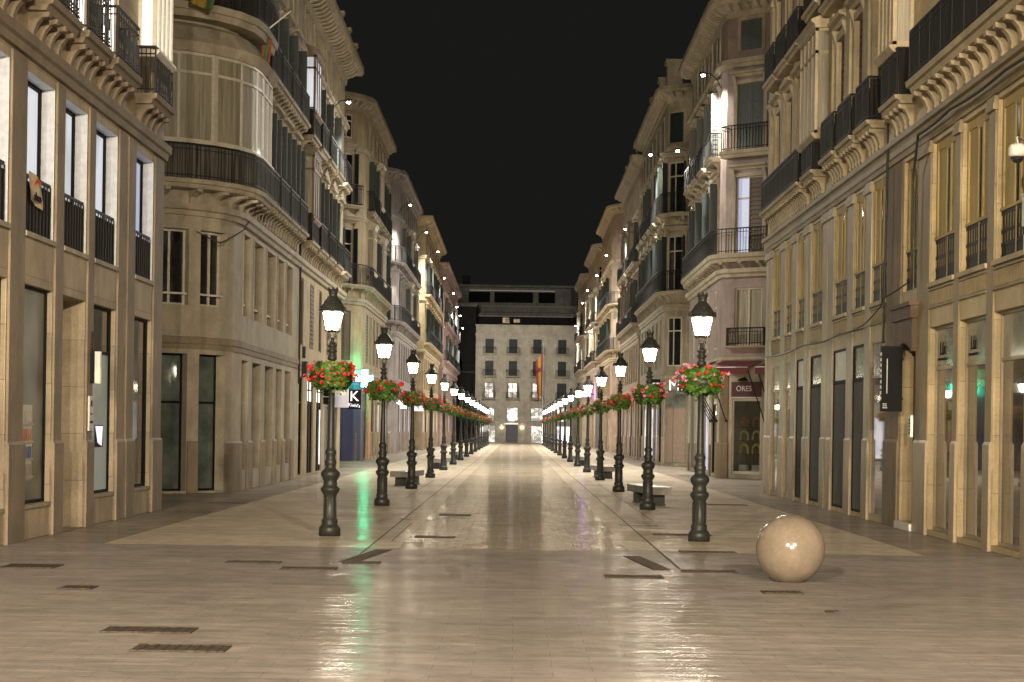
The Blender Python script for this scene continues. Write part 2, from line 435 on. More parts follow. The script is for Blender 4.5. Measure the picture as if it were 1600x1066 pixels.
    def leaf(s, a, b, o0, o1, z0, z1, mat, parent):
        mb = MB(); f = .06; om = (o0+o1)/2
        s.pbox(mb, a, a+f, o0, o1, z0, z1); s.pbox(mb, b-f, b, o0, o1, z0, z1)
        s.pbox(mb, a+f, b-f, o0+.004, o1-.004, z0, z0+f); s.pbox(mb, a+f, b-f, o0+.004, o1-.004, z1-f, z1)
        n = max(4, int((z1-z0)/.16)); dz = (z1-z0-2*f)/n
        for k in range(n):
            zz = z0+f+k*dz
            s.sweep(mb, [(o0+.006,zz+dz*.92),(om+.01,zz+.004),(om+.02,zz+.004),(o0+.012,zz+dz*.92)], a+f, b-f)
        s.pbox(mb, a+f, b-f, o0+.001, o0+.004, z0+f, z1-f)
        s.part(mb, 'shutter', M[mat], parent)
    def sleaf(s, x, w, z0, z1, mat, parent):
        mb = MB(); f = .055
        s.pbox(mb, x-.012, x+.012, .03, .03+w, z0, z1)
        for sd in (-1, 1):
            u0, u1 = (x+.012, x+.024) if sd > 0 else (x-.024, x-.012)
            s.pbox(mb, u0, u1, .03, .03+f, z0, z1); s.pbox(mb, u0, u1, .03+w-f, .03+w, z0, z1)
            n = max(4, int((z1-z0)/.17)); dz = (z1-z0)/n
            for k in range(n): s.pbox(mb, u0, u1-.004 if sd > 0 else u1, .03+f, .03+w-f, z0+k*dz, z0+k*dz+dz*.45)
        s.part(mb, 'shutter', M[mat], parent)
    def surround(s, c, w, z0, h, mat, hood=None, t=.14, o=.06):
        mb = MB(); a, b = c-w/2, c+w/2; top = z0+h
        s.pbox(mb, a-t, a-.001, -.01, o, z0, top); s.pbox(mb, b+.001, b+t, -.01, o, z0, top)
        s.pbox(mb, a-t, b+t, -.01, o+.004, top, top+t)
        if hood:
            s.sweep(mb, [(-.01,top+t+.12),(o,top+t+.12),(.12,top+t+.2),(.24,top+t+.22),(.26,top+t+.3),(-.01,top+t+.36)], a-t-.1, b+t+.1)
            for x in (a-t-.02, b+t-.12): s.sweep(mb, [(-.01,top-.25),(.06,top-.25),(.09,top),(.18,top+t+.1),(-.01,top+t+.1)], x, x+.14)
        if hood == 'ped':
            m0 = (a+b)/2; H = top+t+.36
            for d0, d1 in ((a-t-.1, m0), (m0, b+t+.1)):
                n = 4
                for k in range(n):
                    x0 = d0+(d1-d0)*k/n; x1 = d0+(d1-d0)*(k+1)/n
                    q = (k+.5)/n; q = q if d0 < m0-.01 and d1 <= m0+.001 else 1-q
                    s.pbox(mb, x0, x1, -.01, .2, H+.001, H+.04+.28*q)
        s.part(mb, 'window_surround', M[mat])
    def balcony(s, a, b, z, proj=.38, mat='trim', h=.95, corb=0, dense=.12, style='bars', rmat='iron', slab=.16, corbmat=None, pmat='mesh'):
        mb = MB()
        s.sweep(mb, [(-.01,z-slab),(proj-.10,z-slab),(proj-.06,z-slab*.55),(proj,z-slab*.5),(proj+.02,z),(-.01,z)], a-.04, b+.04)
        sl = s.part(mb, 'balcony', M[mat])
        if corb:
            zb = z-slab-.002
            for k in range(corb):
                x = a+.08+(b-a-.16-.15)*(k/(max(1,corb-1)))
                m2 = MB(); s.sweep(m2, [(-.01,zb-.42),(.07,zb-.42),(.10,zb-.37),(.085,zb-.31),(.13,zb-.18),(proj*.5,zb-.09),(proj*.78,zb-.07),(proj*.8,zb),(-.01,zb)], x, x+.15)
                s.part(m2, 'corbel', M[corbmat or mat], sl)
        mb = MB(); o1 = proj-.03; o0 = o1-.03; e0 = a+.02; e1 = b-.02
        for zz, dz in ((z+h-.04,.045),(z+.08,.025),(z+h-.16,.02)):
            s.pbox(mb, e0, e1, o0, o1, zz, zz+dz)
            for x in (e0, e1-.03): s.pbox(mb, x, x+.03, 0, o0, zz, zz+dz)
        if style == 'mesh':
            s.pbox(mb, e0+.031, e1-.031, o0+.010, o0+.018, z+.02, z+h-.05, 1)
            s.pbox(mb, e0+.01, e0+.018, .02, o0-.01, z+.02, z+h-.05, 1); s.pbox(mb, e1-.018, e1-.01, .02, o0-.01, z+.02, z+h-.05, 1)
        n = max(2, int((e1-e0)/dense))
        for k in range(n+1):
            x = e0+.004+(e1-e0-.026)*k/n; t = .009 if k % 8 else .014
            s.pbox(mb, x, x+2*t, o0+.006, o0+.006+2*t, z, z+h-.04)
            if style == 'ornate' and k < n:
                xm = e0+(e1-e0)*(k+.5)/n
                for zz in (z+.14, z+.70): s.pbox(mb, xm-.035, xm+.035, o0+.008, o0+.022, zz, zz+.02); s.pbox(mb, xm-.02, xm+.02, o0+.008, o0+.022, zz+.05, zz+.09)
                s.pbox(mb, xm-.012, xm+.012, o0+.008, o0+.022, z+.35, z+.55)
        for k in range(1, 4):
            y = o0*k/4
            for x in (e0+.005, e1-.023): s.pbox(mb, x, x+.018, y, y+.018, z, z+h-.04)
        s.part(mb, 'railing', [M[rmat], M[pmat]], sl)
        return sl
    def bay(s, a, b, z0, z1, proj, mat='wframe', pane='curtain', n=3, base=.0, roof=True, low=.55):
        """projecting glazed bay that follows the facade line"""
        mb = MB(); f = .07; st = [a+(b-a)*k/n for k in range(n+1)]
        zt = z0+(z1-z0)*.76
        for x in st: s.pbox(mb, max(a, x-f/2), min(b, x+f/2), proj-.08, proj, z0, z1)
        for zz in (z0, zt, z1-f): s.pbox(mb, a, b, proj-.085, proj+.004, zz, zz+f)
        for x0, x1 in ((a, a+f), (b-f, b)):
            s.pbox(mb, x0, x1, .001, .07, z0, z1)
            for zz in (z0, zt, z1-f): s.pbox(mb, x0+.003, x1-.003, .07, proj-.085, zz, zz+f)
        if roof:
            s.sweep(mb, [(0.001,z1+.001),(proj+.02,z1+.001),(proj+.04,z1+.10),(proj+.12,z1+.14),(proj+.12,z1+.2),(.001,z1+.42)], a-.06, b+.06)
        s.sweep(mb, [(0.001,z0-.14),(proj-.02,z0-.14),(proj+.07,z0-.05),(proj+.07,z0-.001),(.001,z0-.001)], a-.03, b+.03)
        fr = s.part(mb, 'glazed_bay', M[mat])
        for k in range(n):
            mb = MB(); s.pbox(mb, st[k]+f/2, st[k+1]-f/2, proj-.05, proj-.03, z0+f, z1-f); s.part(mb, 'pane', M[pane], fr)
        for x0, x1 in ((a+.02,a+.04),(b-.04,b-.02)):
            mb = MB(); s.pbox(mb, x0, x1, .07, proj-.09, z0+f, z1-f); s.part(mb, 'pane', M[pane], fr)
        return fr
    def cornice(s, z, a=0.0, b=None, mat='trim', proj=.6, h=.6, blocks=.45, name='cornice'):
        b = s.path.L if b is None else b; mb = MB()
        s.sweep(mb, [(-.01,z),(.06,z),(.10,z+h*.3),(proj*.35,z+h*.45),(proj*.4,z+h*.55),(proj*.9,z+h*.6),(proj,z+h*.75),(proj,z+h),(-.01,z+h+.05)], a, b)
        if blocks:
            n = int((b-a)/blocks)
            for k in range(n):
                x = a+(k+.25)*blocks
                s.sweep(mb, [(.05,z+h*.25),(proj*.5,z+h*.32),(proj*.8,z+h*.5),(proj*.8,z+h*.595),(.05,z+h*.595)], x, x+blocks*.4)
        return s.part(mb, name, M[mat])
    def band(s, z, h, o, a=0.0, b=None, mat='trim', name='string_course'):
        b = s.path.L if b is None else b; mb = MB()
        s.sweep(mb, [(-.01,z),(o*.5,z),(o*.6,z+h*.4),(o,z+h*.5),(o,z+h),(-.01,z+h+.02)], a, b)
        return s.part(mb, name, M[mat])
    def pil(s, a, b, z0, z1, o, mat='trim', cap=True, name='pilaster'):
        mb = MB(); s.pbox(mb, a, b, -.01, o, z0, z1)
        if cap:
            s.pbox(mb, a-.05, b+.05, -.01, o+.05, z1-.22, z1-.12); s.pbox(mb, a-.03, b+.03, -.01, o+.03, z1-.12, z1-.002)
        return s.part(mb, name, M[mat])
    def plinth(s, a, b, h, o, mat='plinth'):
        mb = MB(); s.sweep(mb, [(-.01,0),(o,0),(o,h-.05),(o-.03,h),(-.01,h)], a, b)
        return s.part(mb, 'plinth', M[mat])
    def shop(s, a, b, z0, z1, rev, glass, frame='black', trans=None, tmat='greyblind', mull=0, low=None):
        mb = MB(); f = .05; i0, i1 = -rev+.002, -rev+.06
        s.pbox(mb, a+.003, a+f, i0, i1, z0+.003, z1-.003); s.pbox(mb, b-f, b-.003, i0, i1, z0+.003, z1-.003)
        s.pbox(mb, a+f, b-f, i0, i1, z1-f, z1-.003); s.pbox(mb, a+f, b-f, i0, i1, z0+.003, z0+f)
        for k in range(mull):
            x = a+(b-a)*(k+1)/(mull+1); s.pbox(mb, x-.025, x+.025, i0, i1-.004, z0+f, z1-f)
        zt = z1
        if trans:
            zt = trans; s.pbox(mb, a+f, b-f, i0, i1-.008, zt-.03, zt+.03)
        fr = s.part(mb, 'shop_window', M[frame])
        mb = MB(); s.pbox(mb, a+.01, b-.01, i0-.02, i0+.02, z0+.01, zt-.005); s.part(mb, 'pane', M[glass], fr)
        if trans:
            mb = MB(); s.pbox(mb, a+.01, b-.01, i0-.02, i0+.025, zt+.005, z1-.01); s.part(mb, 'transom_panel', M[tmat], fr)
        return fr
    def cap(s, z, mat='trim', inner=None):
        mb = MB(); pts = [(p.x-s.o.x, p.y-s.o.y, z) for p in s.path.p]
        mb.face(pts); s.part(mb, 'roof', M[mat])

# ------------------------------------------------------------------ building makers
def left_pts(W, Y0, Y1, r, near=True, side=9.0, back=9.0):
    p = []
    if near:
        p += [(-W-side, Y0)] + arc(-W-r, Y0+r, r, -PI/2, 0, 6) if r > 0.05 else [(-W-side, Y0), (-W, Y0)]
    else: p += [(-W, Y0)]
    p += [(-W, Y1)] + ([(-W-back, Y1)] if back else [])
    return p
def right_pts(W, Y0, Y1, r, near=True, side=9.0, back=9.0):
    p = [(W+back, Y1)] if back else []
    p += [(W, Y1)]
    if near:
        p += (arc(W+r, Y0+r, r, PI, 1.5*PI, 6) if r > 0.05 else [(W, Y0)]) + [(W+side, Y0)]
    else: p += [(W, Y0)]
    return p

class Row(Bld):
    """one building of a street row; D(y) turns a distance down the street into facade length"""
    def __init__(s, name, label, side, W, Y0, Y1, r=0.0, near=True, sl=9.0, back=9.0):
        s.side = side; s.W = W; s.Y0 = Y0; s.Y1 = Y1; s.r = r; s.back = back
        s.arc = (6*2*r*math.sin(PI/24)) if r > 0.05 else 0.0
        s.sl = (sl - r) if near else 0.0
        s.near = near
        super().__init__(name, label, left_pts(W,Y0,Y1,r,near,sl,back) if side < 0 else right_pts(W,Y0,Y1,r,near,sl,back), Y0)
        s.main0 = Y0 + (r if near else 0)
    def D(s, y):
        if s.side < 0: return s.sl + s.arc + (y - s.main0)
        return s.back + (s.Y1 - y)
    def R(s, y0, y1):
        a, b = s.D(y0), s.D(y1); return (a, b) if a < b else (b, a)
    def corner(s):
        return s.sl + s.arc/2 if s.side < 0 else s.D(s.main0) + s.arc/2
    def face(s, d):
        """a point on the side-street face, d metres from where the curve ends"""
        return s.sl - d if s.side < 0 else s.D(s.main0) + s.arc + d

GL = {'dark':('shopdark','black'), 'lit':('litshop','offwhite'), 'lav':('litlav','greysign'), 'teal':('teal','black'),
      'warm':('litwarm','bframe'), 'shut':('gshutter','greysign'), 'room':('litroom','offwhite'), 'black':('black','black'), 'panel':('beigepanel','greysign'), 'navy':('navy','black')}

def midblock(name, label, side, W, Y0, Y1, r, wall, trim, n, floors, ground, near=True, top=16.8, cproj=.48, ch=.7,
             mezz=('sash',), corner=True, sidebays=1, gtop=3.55, shutters='shutter', mezzmat=None, zs=1.0, attic=None, bayw=1.15, sl=9.0):
    b = Row(name, label, side, W, Y0, Y1, r, near, sl); b.root.scale = (1, 1, zs)
    y0 = b.main0 + .35; y1 = Y1 - .35; p = (y1-y0)/n
    cs = [b.D(y0+p*(k+.5)) for k in range(n)]
    extra = []
    if near and corner:
        if r > 1.2: extra.append(b.corner())
        for k in range(sidebays): extra.append(b.face(1.3+2.4*k))
    allc = cs + extra
    ops = []
    gw = p-.75
    for c in cs: ops.append((c-gw/2, c+gw/2, .12, gtop, .14))
    for c in extra: ops.append((c-.8, c+.8, .12, gtop, .14))
    if mezz:
        for c in allc: ops.append((c-.5, c+.5, 4.65, 6.95, .10))
    for fl in floors:
        for i, c in enumerate(allc):
            if i in fl.get('bays', ()): continue
            w = fl.get('w', bayw); ops.append((c-w/2, c+w/2, fl['z']+.02, fl['z']+fl['h'], .08))
    if attic:
        for c in allc: ops.append((c-.45, c+.45, attic[0], attic[1], .08))
    b.wall(0.0, top+.02, ops, M[wall])
    # ground floor
    gi = 0
    for i, c in enumerate(allc):
        hw = gw/2 if i < n else .8
        g, f = GL[ground[i % len(ground)]]
        b.shop(c-hw, c+hw, .12, gtop, .13, g, f, trans=2.75 if ground[i % len(ground)] not in ('shut','black') else None, tmat='greyblind' if g not in ('litshop','litlav') else 'offwhite', mull=1 if gw > 1.9 else 0)
        b.plinth(c-hw-.34, c-hw-.02, 1.35, .05, 'plinth'); 
        if i == n-1 or i >= n: b.plinth(c+hw+.02, c+hw+.34, 1.35, .05, 'plinth')
    b.band(3.9, .32, .16, mat=trim)
    if mezz:
        for i, c in enumerate(allc):
            k = mezz[i % len(mezz)]
            b.window(c, 1.0, 4.65, 2.3, .10, fm='bframe' if k == 'brown' else 'wframe', pane='litcool' if k == 'lit' else 'glass', shut='closed' if k == 'closed' else None, smat='bshutter')
            b.surround(c, 1.0, 4.65, 2.3, M_TRIM(trim), None, t=.1, o=.035)
    b.band(7.25, .3, .14, mat=trim)
    for fi, fl in enumerate(floors):
        z = fl['z']; h = fl['h']; w = fl.get('w', bayw)
        types = fl.get('win', ('sash',))
        for i, c in enumerate(allc):
            if i in fl.get('bays', ()):
                b.bay(c-.85, c+.85, z+.75, z+h+.25, .42, mat=fl.get('baymat','wframe'), pane=fl.get('baypane','curtain'), n=3)
            else:
                k = types[i % len(types)]
                pane = {'lit':'litcurtain','blue':'litblue','warm':'litwarm'}.get(k, 'glass')
                b.window(c, w, z+.02, h-.02, .08, fm=fl.get('fm','wframe'), pane=pane, shut=k if k in ('closed','half','open','flat') else None, smat=fl.get('smat', shutters))
                b.surround(c, w, z+.02, h-.02, M_TRIM(trim), fl.get('hood'), t=.13, o=.06)
        bc = fl.get('balc')
        if bc == 'each':
            for i, c in enumerate(allc): b.balcony(c-.95, c+.95, z, .42, trim, corb=fl.get('corb', 2), rmat='iron', style=fl.get('rail','bars'))
        elif bc == 'long':
            a0 = min(allc)-.95; a1 = max(cs)+.95 if b.side < 0 else max(allc)+.95
            b.balcony(a0, a1, z, .45, trim, corb=fl.get('corb', int((a1-a0)/1.1)), style=fl.get('rail','bars'))
        elif bc == 'mix':
            if extra: b.balcony(min(extra)-.9, max(extra)+.9, z, .42, trim, corb=4)
            for i, c in enumerate(cs): b.balcony(c-.95, c+.95, z, .42, trim, corb=fl.get('corb', 2))
        if fi: b.band(z-.62, .22, .09, mat=trim)
    if attic:
        for c in allc:
            b.window(c, .9, attic[0], attic[1]-attic[0], .08, fm='wframe', pane='glass', shut='closed' if attic[2] else None, smat=shutters)
            b.surround(c, .9, attic[0], attic[1]-attic[0], M_TRIM(trim), None, t=.1, o=.04)
        b.band(attic[0]-.55, .25, .14, mat=trim)
    b.cornice(top-ch+.02, mat=trim, proj=cproj, h=ch)
    b.cap(top)
    return b
def M_TRIM(k): return k

# ================================================================== LEFT SIDE
# ---- near stone office building (left edge of the photo)
A = Row('office_building', 'tan stone office building with tall bright white windows, nearest on the left', -1, 7.4, 14.0, 37.8, 0, near=False)
abays = [(19.4,21.1),(22.0,23.7),(24.6,26.3),(27.2,28.9),(29.5,31.1),(31.65,33.45),(35.0,36.75)]
ops = []
for i, (y0, y1) in enumerate(abays):
    a, c = A.R(y0, y1)
    ops.append((a, c, 0.0 if i == 4 else .53, 3.87, .7 if i == 4 else .15))
    ops.append((a+.02, c-.02, 4.66, 7.06, .30, True))
    ops.append(((a+c)/2-.65, (a+c)/2+.65, 8.16, 10.6, .07))
A.wall(0, 15.2, ops, M['tan'], revmat=plain('bluish_white_reveal', (0.62,0.64,0.68), 0.5))  # bluish white reveals inside the upper window openings
for i, (y0, y1) in enumerate(abays):
    a, c = A.R(y0, y1); mid = (a+c)/2
    if i == 4:
        mb = MB(); A.pbox(mb, a+.01, c-.01, -.74, -.68, .01, 3.86); d = A.part(mb, 'door', M['bframe'])
        mb = MB(); A.pbox(mb, mid-.3, mid-.26, -.68, -.62, .9, 1.4); A.part(mb, 'handle', M['steel'], d)
    else:
        A.shop(a, c, .53, 3.87, .14, 'banklit' if i == 5 else 'bankglass' if i < 6 else 'shopdark', 'black', trans=3.05 if i == 5 else None, tmat='shopdark')
        mb = MB(); A.pbox(mb, a-.0, c+.0, -.135, .03, .47, .528); A.part(mb, 'sill', M['trim'])
    # upper lit windows with dark rail panels
    fr = A.window(mid, c-a-.04, 4.66, 2.4, .28, fm='black', pane='litcool' if i < 6 else 'litblue', trans=None, mull=1)
    mb = MB(); g0, g1 = a+.05, c-.05
    A.pbox(mb, g0, g1, -.075, -.05, 4.70, 5.44, 1); A.pbox(mb, g0, g1, -.085, -.04, 5.50, 5.545)
    for k in range(9): 
        x = g0+(g1-g0-.02)*k/8; A.pbox(mb, x, x+.02, -.048, -.03, 4.69, 5.50)
    A.part(mb, 'window_railing', [M['iron'], M['mesh']], fr)
    mb = MB(); A.pbox(mb, a-.02, c+.02, .001, .05, 4.58, 4.655); A.part(mb, 'sill', M['trim'], fr)
    # first floor
    bx = (a-.05, c+.05)
    if i != 6:
        A.window(mid, 1.3, 8.16, 2.44, .07, fm='bframe', pane='litwhite' if i in (3,4,5) else 'glass')
        A.surround(mid, 1.3, 8.16, 2.44, 'trim', 'flat', o=.03)
    else:
        A.bay(a+.05, c-.05, 9.0, 13.2, .36, 'wframe', 'litcurtain', n=4)
    A.balcony(bx[0], bx[1], 8.14, .40, 'tan', h=.92, corb=4, dense=.17, style='ornate', slab=.2)
pls = [24.6, 27.2, 28.9, 29.5, 31.1, 31.65, 33.45, 35.0, 36.75, 37.8]
for y0, y1 in ((21.1,22.0),(23.7,24.6),(26.3,27.2),(28.9,29.5),(31.1,31.65),(33.45,34.1),(34.25,35.0),(36.75,37.74)):
    a, c = A.R(y0, y1); A.plinth(a+.004, c-.004, 1.5, .07, 'tan')
    A.pil(a+.06, c-.06, 1.5, 7.2, .035, 'tan', cap=False)
A.band(7.25, .3, .14, mat='tan', name='entablature'); A.cornice(14.6, mat='trim', blocks=.5); A.cap(15.2)
A.band(12.1, .25, .12, mat='trim')
t = thing('brochure_rack', 'white brochure rack with rows of leaflets in the first left bank window', 'rack', (-7.40, 27.75, .9))
mb = MB(); mb.box(-.125,-.105,-.45,.45,0,1.15); mb.build('back_board', M['offwhite'], t)
RC_ = [plain('leaflet_%d' % k, c, .6) for k, c in enumerate(((.35,.30,.25),(.12,.16,.3),(.45,.2,.12),(.5,.48,.4)))]
for r_ in range(4):
    mb = MB()
    for k in range(7): mb.box(-.104,-.095,-.42+.12*k,-.33+.12*k,.06+.27*r_,.24+.27*r_)
    mb.build('leaflet_row', RC_[r_], t)
    mb = MB(); mb.box(-.104,-.08,-.44,.44,.03+.27*r_,.055+.27*r_); mb.build('shelf', M['wframe'], t)
t = thing('screen', 'small glowing screen behind the glass of the left building', 'screen', (-7.42, 32.75, 1.55)); mb = MB(); mb.box(-.11,-.09,-.32,.32,-.2,.2); mb.build('bezel', M['black'], t); mb = MB(); mb.face([(-.088,-.3,.18),(-.088,.3,.18),(-.088,.22,-.18),(-.088,-.1,-.12)]); mb.build('display', emit('screen_glow', (.75,.7,1), 1.2), t)
# ---- grey beige corner building
B = Row('corner_building', 'grey beige building with rounded corner and dark curved glazed bay', -1, 7.45, 46.2, 61.7, 2.6)
bw = [(49.2,50.4),(51.2,52.9),(53.8,55.6),(56.3,57.7),(58.4,59.9)]
fc_ = [B.face(0)+2.6*math.radians(56), B.face(0)+2.6*math.radians(26.5), B.face(.6)]
faceops = [(x-.5, x+.5) for x in fc_]
ops = []
for y0, y1 in bw:
    a, c = B.R(y0, y1); ops += [(a, c, .55, 3.55, .4), (a, c, 4.75, 6.95, .3)]
for a, c in faceops: ops += [(a, c, .06, 3.6, .35), (a, c, 4.85, 6.8, .3)]
fb = [52.4, 54.8, 57.2, 59.6]
for y in fb:
    d = B.D(y); ops += [(d-.6, d+.6, 8.18, 10.9, .22), (d-.6, d+.6, 11.82, 14.2, .22), (d-.5, d+.5, 15.0, 16.4, .2)]
for d in (B.face(.8), B.face(3.4)): ops += [(d-.55, d+.55, 11.82, 14.1, .22)]
B.wall(0, 17.2, ops, M['greybeige'])
for y0, y1 in bw:
    a, c = B.R(y0, y1)
    B.shop(a, c, .55, 3.55, .4, 'shopdark', 'bframe')
    fr = B.window((a+c)/2, c-a, 4.75, 2.2, .28, pane='glass', trans=.8)
    mb = MB(); B.pbox(mb, a+.01, c-.01, -.12, -.08, 5.05, 5.10); B.part(mb, 'window_bar', M['offwhite'], fr)
    B.surround((a+c)/2, c-a, 4.75, 2.2, 'greybeige', None, t=.08, o=.03)
for i, (a, c) in enumerate(faceops):
    B.shop(a, c, .06, 3.6, .33, 'teal', 'black', trans=2.35, tmat='teal')
    fr = B.window((a+c)/2, c-a, 4.85, 1.95, .28, pane='glass', trans=None)
    mb = MB(); B.pbox(mb, a+.01, c-.01, -.12, -.08, 5.12, 5.17); B.part(mb, 'window_bar', M['offwhite'], fr)
for y0, y1 in ((50.3,51.2),(52.9,53.8),(55.6,56.3),(57.7,58.4),(59.9,60.6)):
    a, c = B.R(y0, y1); B.plinth(a+.004, c-.004, 1.35, .06, 'tan')
B.plinth(faceops[1][1]+.02, faceops[0][0]-.02, 1.35, .06, 'tan'); B.plinth(faceops[0][1]+.02, B.D(49.18), 1.35, .06, 'tan')
B.plinth(faceops[2][1]+.02, faceops[1][0]-.02, 1.35, .06, 'tan')
B.band(3.72, .3, .07, mat='tan', name='stone_lintel'); B.band(7.15, .3, .18, mat='trim')
c0, c1 = B.D(51.0)-7.6, B.D(51.0)
B.balcony(c0, c1, 8.02, .62, 'trim', h=.90, corb=11, style='mesh', slab=.22, pmat='cloth')
B.bay(c0+.1, c1-.1, 8.98, 11.25, .50, 'wframe', 'curtain', n=9, roof=False)
mb = MB(); B.sweep(mb, [(.001,11.26),(.52,11.26),(.66,11.5),(.56,11.62),(.30,11.95),(.001,12.1)], c0, c1); B.part(mb, 'bay_roof', M['trim'])
B.balcony(c0, c1, 12.5, .60, 'trim', h=.95, corb=0, style='mesh', slab=.35)
for y in fb:
    d = B.D(y)
    for z, h, k in ((8.18, 2.72, 'open'), (11.82, 2.38, 'half')):
        B.window(d, 1.2, z, h, .2, pane='glass', shut=k); B.surround(d, 1.2, z, h, 'trim', 'flat')
        if True: B.balcony(d-1.05, d+1.05, z-.02, .45, 'trim', corb=4, style='mesh')
    B.window(d, 1.0, 15.0, 1.4, .18, pane='glass'); B.surround(d, 1.0, 15.0, 1.4, 'trim', None)
for d in (B.face(.8), B.face(3.4)): B.window(d, 1.1, 11.82, 2.28, .2, shut='half'); 
B.band(14.5, .25, .1); B.cornice(16.5, h=.7, proj=.65); B.cap(17.2)
# ---- sand coloured terrace beside it
B2 = Row('terrace_building', 'sand coloured terrace with stacked dark bay windows, joined to the grey beige corner building', -1, 7.55, 61.7, 78.0, 0, near=False)
cs = [63.6, 66.6, 69.6, 72.6, 75.8]
ops = []
for i, y in enumerate(cs):
    d = B2.D(y)
    ops.append((d-.95 if i else d-.55, d+.95 if i else d+.55, .05, 3.5, .12))
    ops.append((d-.5, d+.5, 4.6, 6.95, .12))
    for z, h in ((8.18,2.6),(11.82,2.4)):
        if i > 0: ops.append((d-.6, d+.6, z, z+h, .10))
    ops.append((d-.45, d+.45, 15.0, 16.3, .1))
B2.wall(0, 17.3, ops, M['warm'])
for i, y in enumerate(cs):
    d = B2.D(y); w = .55 if i == 0 else .95
    k = ('dark','black','black','shut','shut')[i]; g, f = GL[k]
    fr = B2.shop(d-w, d+w, .05, 3.5, .11, g, f, trans=2.6 if i < 4 else None, tmat=('shopdark','black','black','black','black')[i], mull=1 if i in (1,2) else 0)
    if i in (1,2):
        for q in range(2):
            mb = MB(); x = d-.86+.95*q
            B2.pbox(mb, x, x+.42, -.05, -.03, 2.68, 3.05); B2.pbox(mb, x+.06, x+.36, -.05, -.03, 3.1, 3.4)
            B2.part(mb, 'lit_sign', M['signwhite'], fr)
    if i == 2:
        mb = MB(); B2.pbox(mb, d+.55, d+.75, -.05, -.03, .3, 2.4); B2.part(mb, 'light_strip', M['litshop'], fr)
    B2.window(d, 1.0, 4.6, 2.35, .11, fm='bframe', pane='glass', trans=None, mull=1, shut='closed' if i in (1,3) else None, smat='bshutter')
    for z, h, k in ((8.18,2.6,'open'),(11.82,2.4,'half')):
        if i > 0:
            B2.window(d, 1.2, z, h, .10, shut=k if i != 4 else None, pane='litcurtain' if (i == 4 and z > 11) else 'glass'); B2.surround(d, 1.2, z, h, 'trim', 'ped' if z < 9 else 'flat')
        else:
            B2.bay(d-.95, d+.95, z+.78, z+h+.35, .48, 'bframe', 'curtain' if z < 9 else 'litcool', n=3)
        B2.balcony(d-1.1, d+1.1, z-.02, .48, 'trim', corb=4, style='mesh' if i < 2 else 'bars')
    B2.window(d, .9, 15.0, 1.3, .09); B2.surround(d, .9, 15.0, 1.3, 'trim', None)
    if i: B2.pil(d-1.55, d-1.25, 8.0, 14.4, .09, 'trim')
B2.band(3.75, .25, .12); B2.band(7.2, .3, .2); B2.band(14.4, .3, .22, name='frieze'); B2.cornice(16.4, h=.9, proj=.75, blocks=.6); B2.cap(17.3)
for k in range(6):
    mb = MB(); d = B2.D(62.5+k*3); B2.pbox(mb, d, d+.4, .1, .5, 17.31, 18.0); B2.pbox(mb, d-.06, d+.46, .04, .56, 18.0, 18.12); B2.part(mb, 'parapet_block', M['trim'])

Cb = midblock('corner_building', 'sandy corner building with navy tiled shop front beside the green cross', -1, 8.0, 92.0, 110.0, 3.0, 'warm', 'trim', 6,
    [dict(z=8.15,h=2.6,balc='long',win=('half','sash','open'),bays=(0,3),hood='flat'), dict(z=11.8,h=2.4,balc='mix',win=('open','half'),bays=(2,),hood='flat')],
    ['navy','navy','teal','lav','lit','lit','navy','navy','navy'], top=16.9, mezz=('closed','sash','brown'), attic=(14.9,16.0,False), cproj=.5, zs=1.11)
# navy cladding round the ground floor of its corner
mb = MB(); Cb.pbox(mb, Cb.face(6.0), Cb.face(2.15), .012, .05, .02, 3.88); Cb.pbox(mb, Cb.face(.45), Cb.D(95.6), .012, .05, .02, 3.88); Cb.part(mb, 'tile_cladding', M['navy'])
Db = midblock('corner_building', 'lilac grey building with two long curved balconies, left side beyond the green cross', -1, 8.0, 118.5, 143.0, 3.4, 'lilac', 'lilac', 8,
    [dict(z=8.15,h=2.6,balc='long',win=('flat','sash','half'),smat='gshutter',hood='flat',bays=(3,6)), dict(z=11.8,h=2.4,balc='long',win=('half','sash'),smat='gshutter',hood='flat',bays=(3,))],
    ['lav','lit','shut','lit','lav','lit','dark'], top=17.4, mezz=('sash','sash','closed'), attic=(15.0,16.4,True), shutters='gshutter', zs=1.08)
Eb = midblock('ornate_building', 'ornate cream building with green shutters, before the pink building on the left', -1, 7.35, 143.3, 171.0, 0, 'warm', 'creamtrim', 9,
    [dict(z=8.15,h=2.6,balc='long',win=('half','open'),hood='ped'), dict(z=11.8,h=2.4,balc='long',win=('open','half'),hood='ped')],
    ['lit','dark','lit','lav'], near=True, corner=False, sl=6.0, top=17.6, cproj=.6, attic=(15.0,16.3,True), zs=1.045)
Fb = midblock('pink_building', 'pale pink building with floodlights, last in the left row before the square', -1, 7.0, 171.3, 212.0, 0, 'pink', 'pink', 12,
    [dict(z=8.15,h=2.6,balc='long',win=('sash','half'),hood='flat',smat='gshutter'), dict(z=11.8,h=2.4,balc='long',win=('half','sash'),hood='flat',smat='gshutter')],
    ['dark','lit','shut','warm'], near=True, corner=False, top=17.3, cproj=.5, attic=(15.0,16.2,False), sl=7.0)

